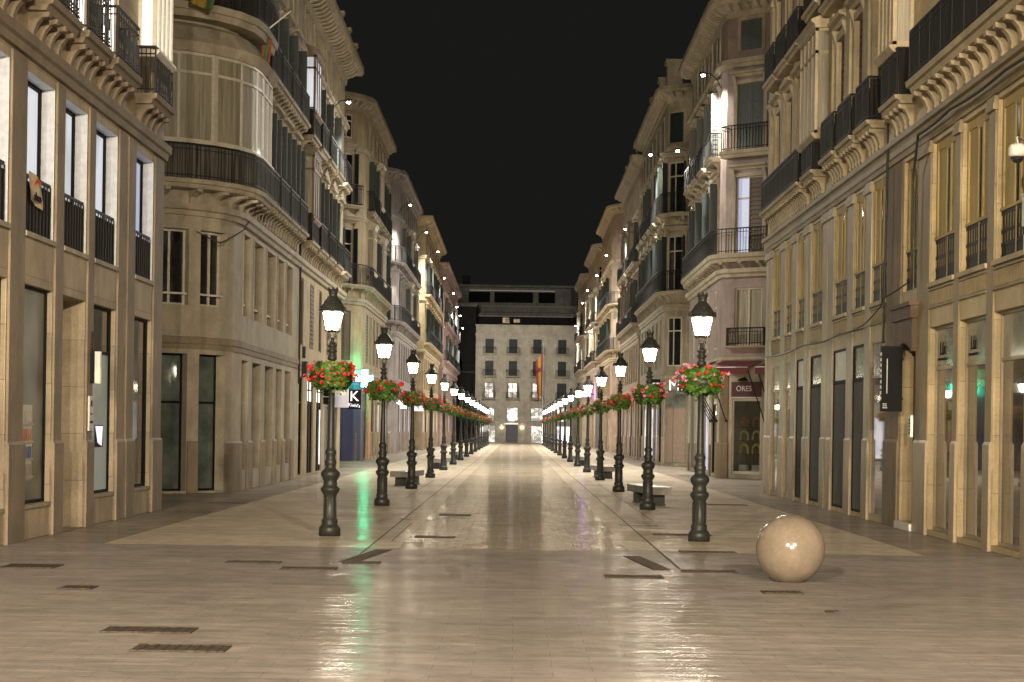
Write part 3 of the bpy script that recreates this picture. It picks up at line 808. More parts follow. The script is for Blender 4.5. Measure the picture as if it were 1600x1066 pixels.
# ================================================================== RIGHT SIDE
# ---- near cream shop building, both halves
Rb = Row('shop_building', 'long cream shop building with ochre window panels and stone piers, nearest on the right', 1, 7.4, 14.0, 54.0, 0, near=False)
gb = [(17.8,19.6),(20.0,21.8),(22.2,23.95),(24.3,26.05),(26.4,28.2),(28.6,30.4),(30.75,32.6),(36.4,38.0),(38.65,40.0),(40.75,42.45),(44.05,45.75),(46.8,48.0),(49.0,50.1),(51.1,52.6)]
gkind = ['glass','glass','glass','glass','glass','glass','glass','glass','dark','dark','dark','dark','glass','glass']
ops = []
for i, (y0, y1) in enumerate(gb):
    a, c = Rb.R(y0, y1)
    ops += [(a, c, .10, 3.72, .17 if i < 7 else .06), (a+.03, c-.03, 4.52, 7.02, .12 if i < 7 else .07)]
da, dc = Rb.R(33.65, 35.0)
ops += [(da, dc, .14, 3.5, .30), (da+.05, dc-.05, 4.52, 7.02, .12)]
rw1 = [34.85, 37.5, 39.6, 41.8, 47.5, 49.6, 51.8]
rw2 = [37.5, 39.6, 42.1, 47.5, 49.6, 51.8]
near1 = [18.5, 21.0, 23.5, 26.0, 28.5, 31.0]
for y in rw1 + near1:
    d = Rb.D(y)
    if y != 34.85: ops.append((d-.5, d+.5, 8.2, 10.9, .2))
for y in rw2 + near1: d = Rb.D(y); ops.append((d-.5, d+.5, 11.85, 14.2, .2))
Rb.wall(0, 16.2, ops, M['cream'])
def panel(b, a, c, z0, z1, rev, parent=None):
    """ochre window infill: boarded panel with a slim dark slot and a barred dark box below"""
    mb = MB(); zb = z0+.80; m0 = (a+c)/2; o = -rev+.02; w = (c-a)
    b.pbox(mb, a+.003, c-.003, -rev+.002, o, zb, z1-.003)
    for x0, x1 in ((a+.003, a+.10),(c-.10, c-.003),(m0-.20, m0-.12),(m0+.12, m0+.20)): b.pbox(mb, x0, x1, o, o+.03, zb, z1-.003)
    b.pbox(mb, a+.10, m0-.20, o, o+.025, z1-.16, z1-.004); b.pbox(mb, m0+.20, c-.10, o, o+.025, z1-.16, z1-.004); b.pbox(mb, m0-.12, m0+.12, o, o+.028, z1-.22, z1-.005)
    b.pbox(mb, a+.002, c-.002, o-.02, o+.05, zb-.05, zb-.001)
    fr = b.part(mb, 'window_panel', M['ochre'])
    mb = MB(); b.pbox(mb, m0-.115, m0+.115, o, o+.012, zb+.02, z1-.23); b.part(mb, 'pane', M['glass'], fr)
    mb = MB(); b.pbox(mb, a+.02, c-.02, o-.01, o+.02, z0+.005, zb-.055)
    for zz in (z0+.01, z0+.20, z0+.40, zb-.12): b.pbox(mb, a+.02, c-.02, o+.02, o+.03, zz, zz+.06)
    n = 11
    for k in range(n):
        x = a+.06+(c-a-.14)*k/(n-1); b.pbox(mb, x, x+.012, o+.022, o+.026, z0+.26, z0+.40, 1); b.pbox(mb, x, x+.012, o+.022, o+.026, z0+.46, zb-.12, 1)
    b.pbox(mb, m0-.03, m0+.03, o+.03, o+.036, z0+.005, zb-.055, 1); b.pbox(mb, c-.025, c-.003, o+.0, o+.04, z0+.004, zb-.055, 1)
    b.part(mb, 'window_grille', [M['iron'], M['ochre']], fr)
    return fr
SIGNS = []
for i, (y0, y1) in enumerate(gb):
    a, c = Rb.R(y0, y1); k = gkind[i]
    fr = Rb.shop(a, c, .10, 3.72, .16 if i < 7 else .055, 'shopglass' if k == 'glass' else 'black', 'pilaster' if k == 'glass' else 'black', trans=2.98, tmat='greyblind' if i < 8 else ('offwhite' if i in (9,11) else 'greyblind'))
    SIGNS.append((fr, (a+c)/2, c))
    if k == 'dark':
        mb = MB()
        for q in range(12): x = a+.06+(c-a-.13)*q/11; Rb.pbox(mb, x, x+.025, -.03, -.012, .16, 2.92)
        Rb.part(mb, 'roller_shutter', M['rollershut'], fr)
    panel(Rb, a+.03, c-.03, 4.52, 7.02, .12 if i < 7 else .07)
    mb = MB()   # ornamental band of upright loops under the window
    n = int((c-a)/.11)
    for q in range(n):
        x = a+.03+(c-a-.08)*q/(n-1)
        Rb.pbox(mb, x, x+.035, .001, .03, 4.11, 4.35)
    Rb.pbox(mb, a+.01, c-.01, .001, .04, 4.05, 4.095); Rb.pbox(mb, a+.01, c-.01, .001, .04, 4.365, 4.40)
    Rb.part(mb, 'ornamental_band', M['cream'])
    mb = MB(); Rb.pbox(mb, a-.02, c+.02, .001, .07, 4.43, 4.51); Rb.part(mb, 'sill', M['creamtrim'])
panel(Rb, da+.05, dc-.05, 4.52, 7.02, .12)
mb = MB(); Rb.pbox(mb, da+.01, dc-.01, -.29, -.24, .15, 3.49)
for q in range(4): Rb.pbox(mb, da+.12, dc-.12, -.24, -.22, .3+q*.8, .9+q*.8)
dr = Rb.part(mb, 'door', M['door'])
mb = MB(); Rb.pbox(mb, dc-.22, dc-.17, -.22, -.17, 1.0, 1.25); Rb.part(mb, 'handle', M['steel'], dr)
mb = MB(); Rb.pbox(mb, da+.01, dc-.01, -.28, .10, .003, .138); Rb.part(mb, 'doorstep', M['offwhite'])
mb = MB(); n = 10
for q in range(n):   # arched hood over the door
    x0 = da-.12+(dc-da+.24)*q/n; x1 = da-.12+(dc-da+.24)*(q+1)/n; u = (q+.5)/n*2-1
    Rb.pbox(mb, x0, x1, .001, .12, 3.52-.22*u*u+.0, 3.95)
Rb.pbox(mb, da-.2, dc+.2, .001, .17, 3.951, 4.18); Rb.pbox(mb, da-.26, dc+.26, .001, .21, 4.181, 4.25)
Rb.part(mb, 'door_hood', stone('brown_sandstone', (0.13,0.085,0.055)))
for y0, y1, k in ((19.6,20.0,0),(21.8,22.2,0),(23.95,24.3,0),(26.05,26.4,0),(28.2,28.6,0),(30.4,30.75,0),(32.6,33.6,2),(35.05,36.35,1),(38.02,38.62,0),(40.02,40.72,0),(42.5,43.15,0),(43.35,44.0,0),(45.8,46.2,0),(46.35,46.75,0),(48.1,48.9,0),(50.15,51.0,0),(52.65,53.3,0),(53.45,54.0,0)):
    a, c = Rb.R(y0, y1); mt = 'rough' if k == 1 else 'cream' if k == 2 else ('cream' if y0 < 33 else 'pilaster')
    Rb.pil(a+.004, c-.004, 1.7, 7.08, .03, mt, cap=(k != 1)); Rb.plinth(a+.002, c-.002, 1.7, .06, 'plinth' if k != 1 else 'rough')
Rb.band(7.1, .22, .10, mat='cream'); Rb.band(7.32, .2, .16, mat='cream')
def rbwin(y, z, h, hood):
    d = Rb.D(y); Rb.window(d, 1.0, z, h, .18, fm='bframe', pane='glass', shut='closed', smat='bshutter'); Rb.surround(d, 1.0, z, h, 'creamtrim', hood, t=.16, o=.07)
for y in rw1 + near1:
    if y != 34.85: rbwin(y, 8.2, 2.7, 'flat')
for y in rw2 + near1: rbwin(y, 11.85, 2.35, 'flat')
for y0, y1, nc in ((34.1,35.6,4),(36.9,38.3,4),(38.85,40.5,5),(41.0,42.7,5),(43.95,45.5,5)):
    a, c = Rb.R(y0, y1); Rb.balcony(a, c, 8.17, .38, 'creamtrim', h=.9, corb=nc, style='mesh', dense=.09)
a, c = Rb.R(46.2, 53.0); Rb.balcony(a, c, 8.17, .38, 'creamtrim', h=.9, corb=20, style='mesh', dense=.1)
a, c = Rb.R(16.5, 32.9); Rb.balcony(a, c, 8.17, .42, 'creamtrim', h=.92, corb=30, style='mesh', dense=.1, slab=.2)
for y in rw2:
    if y < 42: continue
    d = Rb.D(y); Rb.balcony(d-.9, d+.9, 11.82, .38, 'creamtrim', h=.92, corb=0, style='mesh', dense=.1)
a, c = Rb.R(43.3, 45.6); Rb.bay(a, c, 8.95, 11.45, .40, 'creamtrim', 'curtain', n=4); d = Rb.D(44.5); Rb.balcony(d-.95, d+.95, 12.2, .4, 'creamtrim', h=.92, style='mesh')
a, c = Rb.R(34.3, 35.7); Rb.bay(a, c, 9.15, 12.6, .40, 'creamtrim', 'curtain', n=4)
for y in (36.2, 38.55, 40.7, 42.95, 46.1, 48.55, 50.7, 53.2): 
    d = Rb.D(y); Rb.pil(d-.22, d+.22, 8.25, 14.4, .10, 'creamtrim')
Rb.band(11.3, .2, .08, mat='creamtrim'); Rb.cornice(15.4, mat='creamtrim', h=.8); Rb.cap(16.2)

# ---- pink corner building with burgundy awnings
PX, PY = 7.95, 70.6
P = Row('pink_corner_building', 'dusty pink corner building with curved iron balconies and burgundy awnings, right of the street', 1, PX, PY, 84.0, 0, near=False)
CT = Vector((math.cos(math.radians(40)), -math.sin(math.radians(40)), 0))
cp = [(PX+9, 84.0), (PX, 84.0), (PX, PY+.7), (PX+.10, PY+.28), (PX+.32, PY-.02)]
c0_ = Vector((PX+.32, PY-.02, 0)); cp += [(c0_.x+CT.x*3.4, c0_.y+CT.y*3.4), (c0_.x+CT.x*3.4+.8, c0_.y+CT.y*3.4-.35), (c0_.x+CT.x*3.4+6, c0_.y+CT.y*3.4-.35)]
P.path = Path(cp); P.root.scale = (1, 1, 1.06)
CS = P.path.l[4]              # facade length where the canted face begins
pc = [73.0, 76.0, 79.0, 82.0]
pd = [9.0 + (84.0-y) for y in pc]; kf = CS + .80; kf2 = CS + 2.55
ops = []
for d in pd: ops.append((d-.95, d+.95, .12, 3.4, .12))
ops += [(kf-.66, kf+.66, .16, 2.92, .10), (kf2-.55, kf2+.55, .16, 2.92, .10)]
for d in pd: ops += [(d-.5, d+.5, 4.8, 7.0, .10)]
for d in (kf, kf2): ops += [(d-.62, d+.62, 4.85, 6.95, .15)]
for d in pd + [kf, kf2]: ops += [(d-.62, d+.62, 8.2, 11.0, .12), (d-.6, d+.6, 11.95, 14.4, .10), (d-.48, d+.48, 15.6, 16.7, .10)]
P.wall(0, 4.2, ops, M['trim'], name='ground_floor_wall'); P.wall(4.2, 17.6, ops, M['rose'])
for i, d in enumerate(pd):
    g, f = GL[('dark','lav','lit','shut')[i]]; P.shop(d-.95, d+.95, .12, 3.4, .11, g, f, trans=2.7 if i != 3 else None, tmat='offwhite')
    P.plinth(d-.95-.5, d-.97, 1.2, .06, 'rough')
P.plinth(pd[0]+.97, CS-.02, 1.3, .06, 'rough'); P.pil(CS-.62, CS-.04, 1.3, 4.1, .04, 'rough')
mb = MB(); P.pbox(mb, kf-.655, kf+.655, -.095, -.085, .165, 2.915); fr = P.part(mb, 'pane', M['clear'])
mb = MB()
for x0, x1, z0, z1 in ((kf-.66,kf-.60,.16,2.92),(kf+.60,kf+.66,.16,2.92),(kf-.60,kf+.60,.161,.26),(kf-.60,kf+.60,2.82,2.919)): P.pbox(mb, x0+.002, x1-.002, -.08, -.03, z0, z1)
P.part(mb, 'shop_window', M['wframe'])
P.shop(kf2-.55, kf2+.55, .16, 2.92, .10, 'shopdark', 'black')
for d in pd + [kf, kf2]:
    cor = d in (kf, kf2)
    if cor:
        P.window(d, 1.24, 4.85, 2.1, .12, pane='curtain', trans=None)
        P.balcony(d-.85, d+.85, 4.83, .22, 'trim', h=.66, slab=.1, rmat='iron')
    else: P.window(d, 1.0, 4.8, 2.2, .09, pane='glass')
    P.window(d, 1.24, 8.2, 2.8, .11, pane='litblue' if d == kf else 'glass', shut='half' if not cor else None, smat='shutter'); P.surround(d, 1.24, 8.2, 2.8, 'trim', 'flat')
    if d == kf: P.leaf(d-.02, d+.60, -.03, .01, 8.25, 10.95, 'bshutter', P.root)
    P.window(d, 1.2, 11.95, 2.45, .09, pane='glass', shut='closed' if cor else 'half', smat='gshutter'); P.surround(d, 1.2, 11.95, 2.45, 'trim', 'flat')
    P.window(d, .96, 15.6, 1.1, .09, pane='glass', shut='closed', smat='gshutter'); P.surround(d, .96, 15.6, 1.1, 'trim', None)
P.balcony(pd[3]-1.0, CS+3.2, 8.18, .5, 'trim', h=.92, corb=20, dense=.13, slab=.3)
P.balcony(CS-.25, CS+1.85, 11.93, .45, 'trim', h=.92, dense=.13, slab=.25); P.balcony(CS+2.0, CS+3.2, 11.93, .45, 'trim', h=.92, dense=.13, slab=.25)
for d in pd: P.balcony(d-1.0, d+1.0, 11.93, .45, 'trim', h=.92, corb=2, dense=.13)
P.band(4.22, .2, .12); P.band(7.35, .3, .2); P.band(15.0, .3, .25, name='frieze'); P.cornice(16.85, h=.73, proj=.65, blocks=.42); P.cap(17.6)
# ---- following buildings
RD = midblock('corner_building', 'cream corner building with white lettered shop fascia, right side past the pink corner', 1, 7.6, 93.0, 112.0, 1.4, 'beige', 'trim', 6,
    [dict(z=8.15,h=2.6,balc='long',win=('open','half'),hood='ped'), dict(z=11.8,h=2.4,balc='mix',win=('open','half','sash'),hood='ped')],
    ['dark','lav','lit','shut','lit','dark','panel','panel','panel'], top=17.7, mezz=('sash','sash','warm'), attic=(15.1,16.5,True), cproj=.6, zs=1.1)
RE = midblock('salmon_building', 'salmon building with wooden bay windows, middle of the right row', 1, 7.5, 112.3, 131.0, 0, 'salmon', 'trim', 8,
    [dict(z=8.15,h=2.6,balc='long',win=('half','open'),hood='flat',bays=(2,5),baymat='bframe'), dict(z=11.8,h=2.4,balc='each',win=('half','sash'),hood='flat',bays=(2,5),baymat='bframe')],
    ['lav','lit','dark','lit'], near=True, corner=False, sl=6.0, top=18.0, cproj=.6, attic=(15.2,16.7,False), zs=1.04)
RF = midblock('corner_building', 'salmon corner building with rounded corner, right side near the far end', 1, 7.5, 142.0, 163.0, 3.4, 'salmon', 'creamtrim', 8,
    [dict(z=8.15,h=2.6,balc='long',win=('half','sash'),hood='flat'), dict(z=11.8,h=2.4,balc='long',win=('sash','half'),hood='flat')],
    ['lit','shut','warm'], top=19.6, cproj=.55, attic=(15.6,17.4,False))
RG = midblock('cream_building', 'cream building with pale bay windows, second from the end of the right row', 1, 7.3, 168.0, 188.0, 1.5, 'warm', 'trim', 6,
    [dict(z=8.15,h=2.6,balc='each',win=('sash','half'),hood='flat',bays=(1,4)), dict(z=11.8,h=2.4,balc='each',win=('half','sash'),hood='flat',bays=(1,4))],
    ['shut','dark','lit'], top=19.0, cproj=.5, attic=(15.4,17.0,False))
RH = midblock('grey_cream_building', 'narrow grey cream building at the far end of the right row', 1, 7.05, 192.0, 212.0, 1.2, 'beige', 'trim', 6,
    [dict(z=8.15,h=2.6,balc='long',win=('sash','half'),hood='flat',bays=(2,)), dict(z=11.8,h=2.4,balc='long',win=('half','sash'),hood='flat',bays=(2,))],
    ['dark','shut'], top=18.3, cproj=.5, attic=(15.2,16.6,False))
# roof dormers / chimneys seen against the sky
for b, ys in ((RD,(96,101,107)),(RE,(114,119,124,129))):
    for y in ys:
        d = b.D(y); zt = 17.72 if b is RD else 18.02
        mb = MB(); b.pbox(mb, d-.4, d+.4, -.9, -.1, zt, zt+1.5); b.pbox(mb, d-.5, d+.5, -1.0, 0.0, zt+1.5, zt+1.68); mb2 = b.part(mb, 'chimney', M['trim'])

# ================================================================== FAR END
FX0, FX1, FY = -5.1, 8.0, 225.0
W0 = Bld('white_building', 'pale four storey building with arched lit shop windows closing the far end of the street', [(FX0, FY+14), (FX0, FY), (FX1-.2, FY), (FX1+5.5, FY+5.5)], FY)
S0 = 14.0
cols = [-3.4, -.48, 2.53, 5.6]
cc = [S0 + (x-FX0) for x in cols]; L1_ = S0+(FX1-.2-FX0)
ops = []
for c in cc: ops += [(c-.52, c+.52, 11.1, 12.85, .25), (c-.52, c+.52, 8.3, 10.15, .25), (c-.58, c+.58, 5.55, 7.45, .25), (c-.72, c+.72, 2.66, 4.42, .2)]
ops += [(L1_+1.0, L1_+2.0, 11.1, 12.85, .25), (L1_+1.0, L1_+2.0, 8.3, 10.15, .25), (L1_+1.0, L1_+2.0, 5.55, 7.45, .25)]
gd = [(-3.5,'litroom',.95),(2.6,'litroom',.75),(5.9,'litshop',.9)]
for x, k, w in gd: ops.append((S0+x-FX0-w, S0+x-FX0+w, .03, 2.15, .3))
cdoor = S0+(-.5)-FX0; ops.append((cdoor-.75, cdoor+.75, .03, 2.2, .4))
W0.wall(0, 14.6, ops, M['white'])
for i, c in enumerate(cc):
    W0.window(c, 1.04, 11.1, 1.75, .23, fm='bframe', shut='closed', smat='shutter'); W0.window(c, 1.04, 8.3, 1.85, .23, fm='bframe', shut='closed', smat='shutter')
    if i < 3:
        W0.window(c, 1.16, 5.55, 1.9, .23, fm='bframe', pane='litroom'); W0.sleaf(c-.60, .5, 5.56, 7.44, 'bshutter', W0.root); W0.sleaf(c+.60, .5, 5.56, 7.44, 'bshutter', W0.root)
    else: W0.window(c, 1.16, 5.55, 1.9, .23, fm='bframe', shut='closed', smat='shutter')
    for z in (11.06, 8.26, 5.5): W0.balcony(c-.8, c+.8, z, .5, 'white', h=.78, slab=.14, dense=.14)
    fr = W0.window(c, 1.44, 2.66, 1.76, .18, fm='black', pane='litroom', trans=None, mull=0)
    mb = MB()
    for sgn in (-1, 1):
        pts = [(c+sgn*.72, 4.42)] + [(c+sgn*.72*math.sin(t), 4.14+.27*math.cos(t)) for t in (1.57, 1.2, .8, .4, 0.0)] + [(c, 4.42)]
        mb.face([W0.P(x, .004, z) for x, z in pts])
    W0.part(mb, 'arch_spandrel', M['white'], fr)
    if i == 1:   # white figure display glowing behind the glass
        mb = MB(); mb.lathe([(.26,2.75),(.3,3.0),(.22,3.3),(.3,3.6),(.26,3.8),(.12,3.92),(.16,4.02),(.1,4.15)], 10, (cols[1]-W0.o.x, FY-.05+.12-W0.o.y)); W0.part(mb, 'lit_display', M['litwhite'], fr)
for z, k in ((11.1,0),(8.3,0),(5.55,0)): W0.window(L1_+1.5, 1.0, z, 1.75, .23, fm='bframe', shut='closed'); W0.balcony(L1_+.8, L1_+2.2, z-.04, .5, 'white', h=.78, slab=.14)
for x, k, w in gd: c = S0+x-FX0; W0.shop(c-w, c+w, .03, 2.15, .28, k, 'offwhite', mull=2)
mb = MB(); W0.pbox(mb, cdoor-.74, cdoor+.74, -.38, -.33, .04, 2.19); W0.pbox(mb, cdoor-.02, cdoor+.02, -.33, -.30, .04, 2.19); W0.part(mb, 'door', plain('blue_grey_door', (0.10,0.10,0.15), 0.4))
mb = MB(); 
for k in range(9): W0.pbox(mb, cdoor-.78+k*.175, cdoor-.66+k*.175, .01, .05, 2.32, 2.32+.12+.06*((k*7) % 3 == 0)); 
W0.part(mb, 'lit_sign', M['signwhite'])
for x in (-.5-1.25, -.5+1.25):
    c = S0+x-FX0; mb = MB(); W0.pbox(mb, c-.1, c+.1, .01, .14, 1.86, 1.96); W0.part(mb, 'wall_light', M['walllight'])
W0.band(2.42, .08, .06, mat='white'); W0.band(13.3, .16, .1, mat='white'); W0.band(10.75, .08, .05, mat='white'); W0.band(14.45, .17, .1, mat='white'); W0.cap(14.6)
# hotel behind
H = Bld('hotel_building', 'dark grey stepped hotel with pale balcony bands behind the pale far building', [(-9.6,300),(-9.6,262),(8.2,262),(12.5,268),(12.5,300)], 262)
HW = 38.0; H.root.scale = (1, 1, .9)
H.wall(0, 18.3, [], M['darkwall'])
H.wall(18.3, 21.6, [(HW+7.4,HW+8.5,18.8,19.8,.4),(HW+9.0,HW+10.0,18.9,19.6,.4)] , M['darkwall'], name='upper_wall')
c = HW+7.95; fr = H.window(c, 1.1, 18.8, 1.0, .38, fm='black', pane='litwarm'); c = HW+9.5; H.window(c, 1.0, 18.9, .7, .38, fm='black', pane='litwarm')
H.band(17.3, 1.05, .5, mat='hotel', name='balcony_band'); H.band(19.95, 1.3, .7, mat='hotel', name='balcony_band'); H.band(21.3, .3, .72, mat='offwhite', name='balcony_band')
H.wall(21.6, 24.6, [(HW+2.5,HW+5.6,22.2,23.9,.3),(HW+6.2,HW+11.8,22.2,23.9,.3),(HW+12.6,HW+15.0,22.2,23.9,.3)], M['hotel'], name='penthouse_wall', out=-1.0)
for a0, a1 in ((2.5,5.6),(6.2,11.8),(12.6,15.0)):
    mb = MB(); H.pbox(mb, HW+a0+.02, HW+a1-.02, -1.31, -1.27, 22.22, 23.88); H.part(mb, 'window', M['glass'])
mb = MB(); H.pbox(mb, .01, H.path.L-.01, -.98, .25, 24.6, 24.94); H.part(mb, 'roof_band', M['hotel']); mb = MB(); H.pbox(mb, HW+2.6, HW+15, -.95, -.9, 24.05, 24.2); H.part(mb, 'light_strip', M['cove'])
for z_, o_ in ((17.22,.42),(19.86,.6)):
    mb = MB(); H.pbox(mb, HW-.0, HW+17.6, o_-.1, o_-.02, z_, z_+.07); H.part(mb, 'light_strip', M['cove'])
H.cap(24.95)
mb = MB(); H.pbox(mb, HW+1.5, HW+2.6, -3, -2, 24.96, 26.6); H.part(mb, 'chimney', M['darkwall'])
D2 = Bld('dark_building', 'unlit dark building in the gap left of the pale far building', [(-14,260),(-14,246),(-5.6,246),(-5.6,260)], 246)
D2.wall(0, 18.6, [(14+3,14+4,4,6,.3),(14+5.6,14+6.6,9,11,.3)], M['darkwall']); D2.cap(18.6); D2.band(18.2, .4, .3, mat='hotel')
mb = MB(); D2.pbox(mb, 14.2, 22.3, .02, .06, 9.3, 9.38); D2.part(mb, 'pipe', M['hotel'])
# ================================================================== GROUND
def sheet(name, x0, x1, y0, y1, z, mat):
    mb = MB(); mb.face([(x0,y0,z),(x1,y0,z),(x1,y1,z),(x0,y1,z)]); o = mb.build(name, M[mat]); o['kind'] = 'structure'; return o
sheet('ground', -900, 900, -300, 1600, -0.012, 'groundfar')
sheet('plaza_paving', -40, 40, -40, 27.0, 0.0, 'plaza')
sheet('street_paving', -16, 16, 27.0, 320, -0.004, 'side')
for nm, x0, x1 in (('pale_paving', -6.1, -1.72), ('pale_paving', 1.72, 6.1)): sheet(nm, x0, x1, 27.0, 224, 0.0, 'pale')
sheet('carriageway', -1.72, 1.72, 27.0, 224, 0.0, 'setts')
# dark inlaid seam lines
for x in (-2.16, 2.16):
    mb = MB(); mb.face([(x-.014,23.6,.004),(x+.014,23.6,.004),(x+.014,200,.004),(x-.014,200,.004)]); o = mb.build('paving_seam', M['drain']); o['kind'] = 'structure'
for x, y0, y1 in ((-1.92,28.5,34),(2.75,36,60),(-2.75,46,62)):
    mb = MB(); mb.face([(x-.01,y0,.004),(x+.01,y0,.004),(x+.01,y1,.004),(x-.01,y1,.004)]); o = mb.build('paving_seam', M['drain']); o['kind'] = 'structure'

# drain covers and slots
def drain(x0, x1, y, dep, label, skew=0.0):
    mb = MB(); w = x1-x0; cx = (x0+x1)/2
    mb.box(-w/2, w/2, -dep/2, dep/2, .001, .008)
    n = max(3, int(w/.09))
    for k in range(n):
        x = -w/2+.03+(w-.06)*(k+.5)/n; mb.box(x-.012, x+.012, -dep/2+.03, dep/2-.03, .008, .013)
    mb.box(-w/2, w/2, -dep/2, -dep/2+.02, .008, .015); mb.box(-w/2, w/2, dep/2-.02, dep/2, .008, .015)
    o = mb.build('drain_cover', M['drain'], None, (cx, y, .001), skew); tag(o, label, 'drain cover', 'iron covers let into the paving')
drain(-3.54,-2.76,15.75,.42,'long iron drain cover low on the left, the farther of the two nearest')
drain(-3.02,-2.27,14.5,.42,'long iron drain cover low on the left, nearest of all to the viewer')
drain(-4.9,-4.54,19.7,.4,'short iron cover alone in the plaza towards the left building')
drain(-3.75,-3.04,23.7,.3,'narrow iron cover left of the green reflection, the left one of a staggered pair')
drain(-2.92,-2.22,22.8,.34,'narrow iron cover left of the green reflection, the right one of a staggered pair')
drain(-2.25,-1.75,23.9,.3,'short iron cover lying across the green reflection')
drain(-1.62,-.96,29.7,.34,'iron cover in the left edge of the carriageway')
drain(-1.55,-.9,37.3,.5,'iron cover farther up the left edge of the carriageway')
drain(1.11,1.83,22.25,.36,'iron cover right of centre at the near end of the street')
drain(2.15,2.85,23.25,.32,'iron cover directly before the nearest right lamp')
drain(2.79,3.24,20.4,.3,'iron cover on the plaza just before the stone ball')
drain(3.14,3.28,18.25,.16,'tiny dark cover on the plaza nearer than the stone ball')
drain(-6.31,-5.64,22.5,.6,'square cover by the left edge of the photo')
drain(2.45,3.3,27.0,.3,'slot at the border of the pale paving by the nearest right lamp, nearer one')
drain(2.4,3.4,31.4,.35,'slot on the pale paving behind the nearest right lamp')
drain(4.6,5.7,44.5,.3,'iron cover on the right pavement by the shop piers')
drain(-6.9,-6.2,37.0,.3,'iron cover on the left pavement by the side street')
drain(-7.0,-6.1,41.5,.3,'iron cover on the left pavement in the mouth of the side street')
for i, (x0, y0, x1, y1, lb) in enumerate(((-2.2,23.95,-1.9,26.5,'long diagonal iron strip beside the green reflection'),(1.68,25.9,1.92,23.4,'long diagonal iron strip right of the carriageway'))):
    L = math.hypot(x1-x0, y1-y0); mb = MB(); mb.box(-.12,.12,-L/2,L/2,.001,.007)
    for k in range(16): y = -L/2+L*(k+.5)/16; mb.box(-.09,.09,y-.03,y+.03,.007,.011)
    o = mb.build('drain_cover', M['drain'], None, ((x0+x1)/2,(y0+y1)/2,.001), -math.atan2(x1-x0, y1-y0)); tag(o, lb, 'drain cover', 'iron covers let into the paving')
for x, y, lb in ((-1.86,35.6,'shallow curved iron slot beside the left seam, nearer one'),(-1.95,56.0,'shallow curved iron slot beside the left seam, farther one'),(2.35,34.6,'shallow curved iron slot beside the right seam, nearest of three'),(1.95,51.0,'shallow curved iron slot beside the right seam, middle of three'),(1.8,92.0,'shallow curved iron slot beside the right seam, farthest of three')):
    mb = MB(); v = []; f = []
    for k in range(11):
        a = PI+PI*k/10
        for rr in (.33, .40): v.append((rr*math.cos(a), rr*math.sin(a)*1.2, .003))
    for k in range(10): f.append((2*k,2*k+1,2*k+3,2*k+2))
    mb.idx(v, f); o = mb.build('drain_slot', M['drain'], None, (x, y, .002)); tag(o, lb, 'drain slot', 'curved slots in the paving')

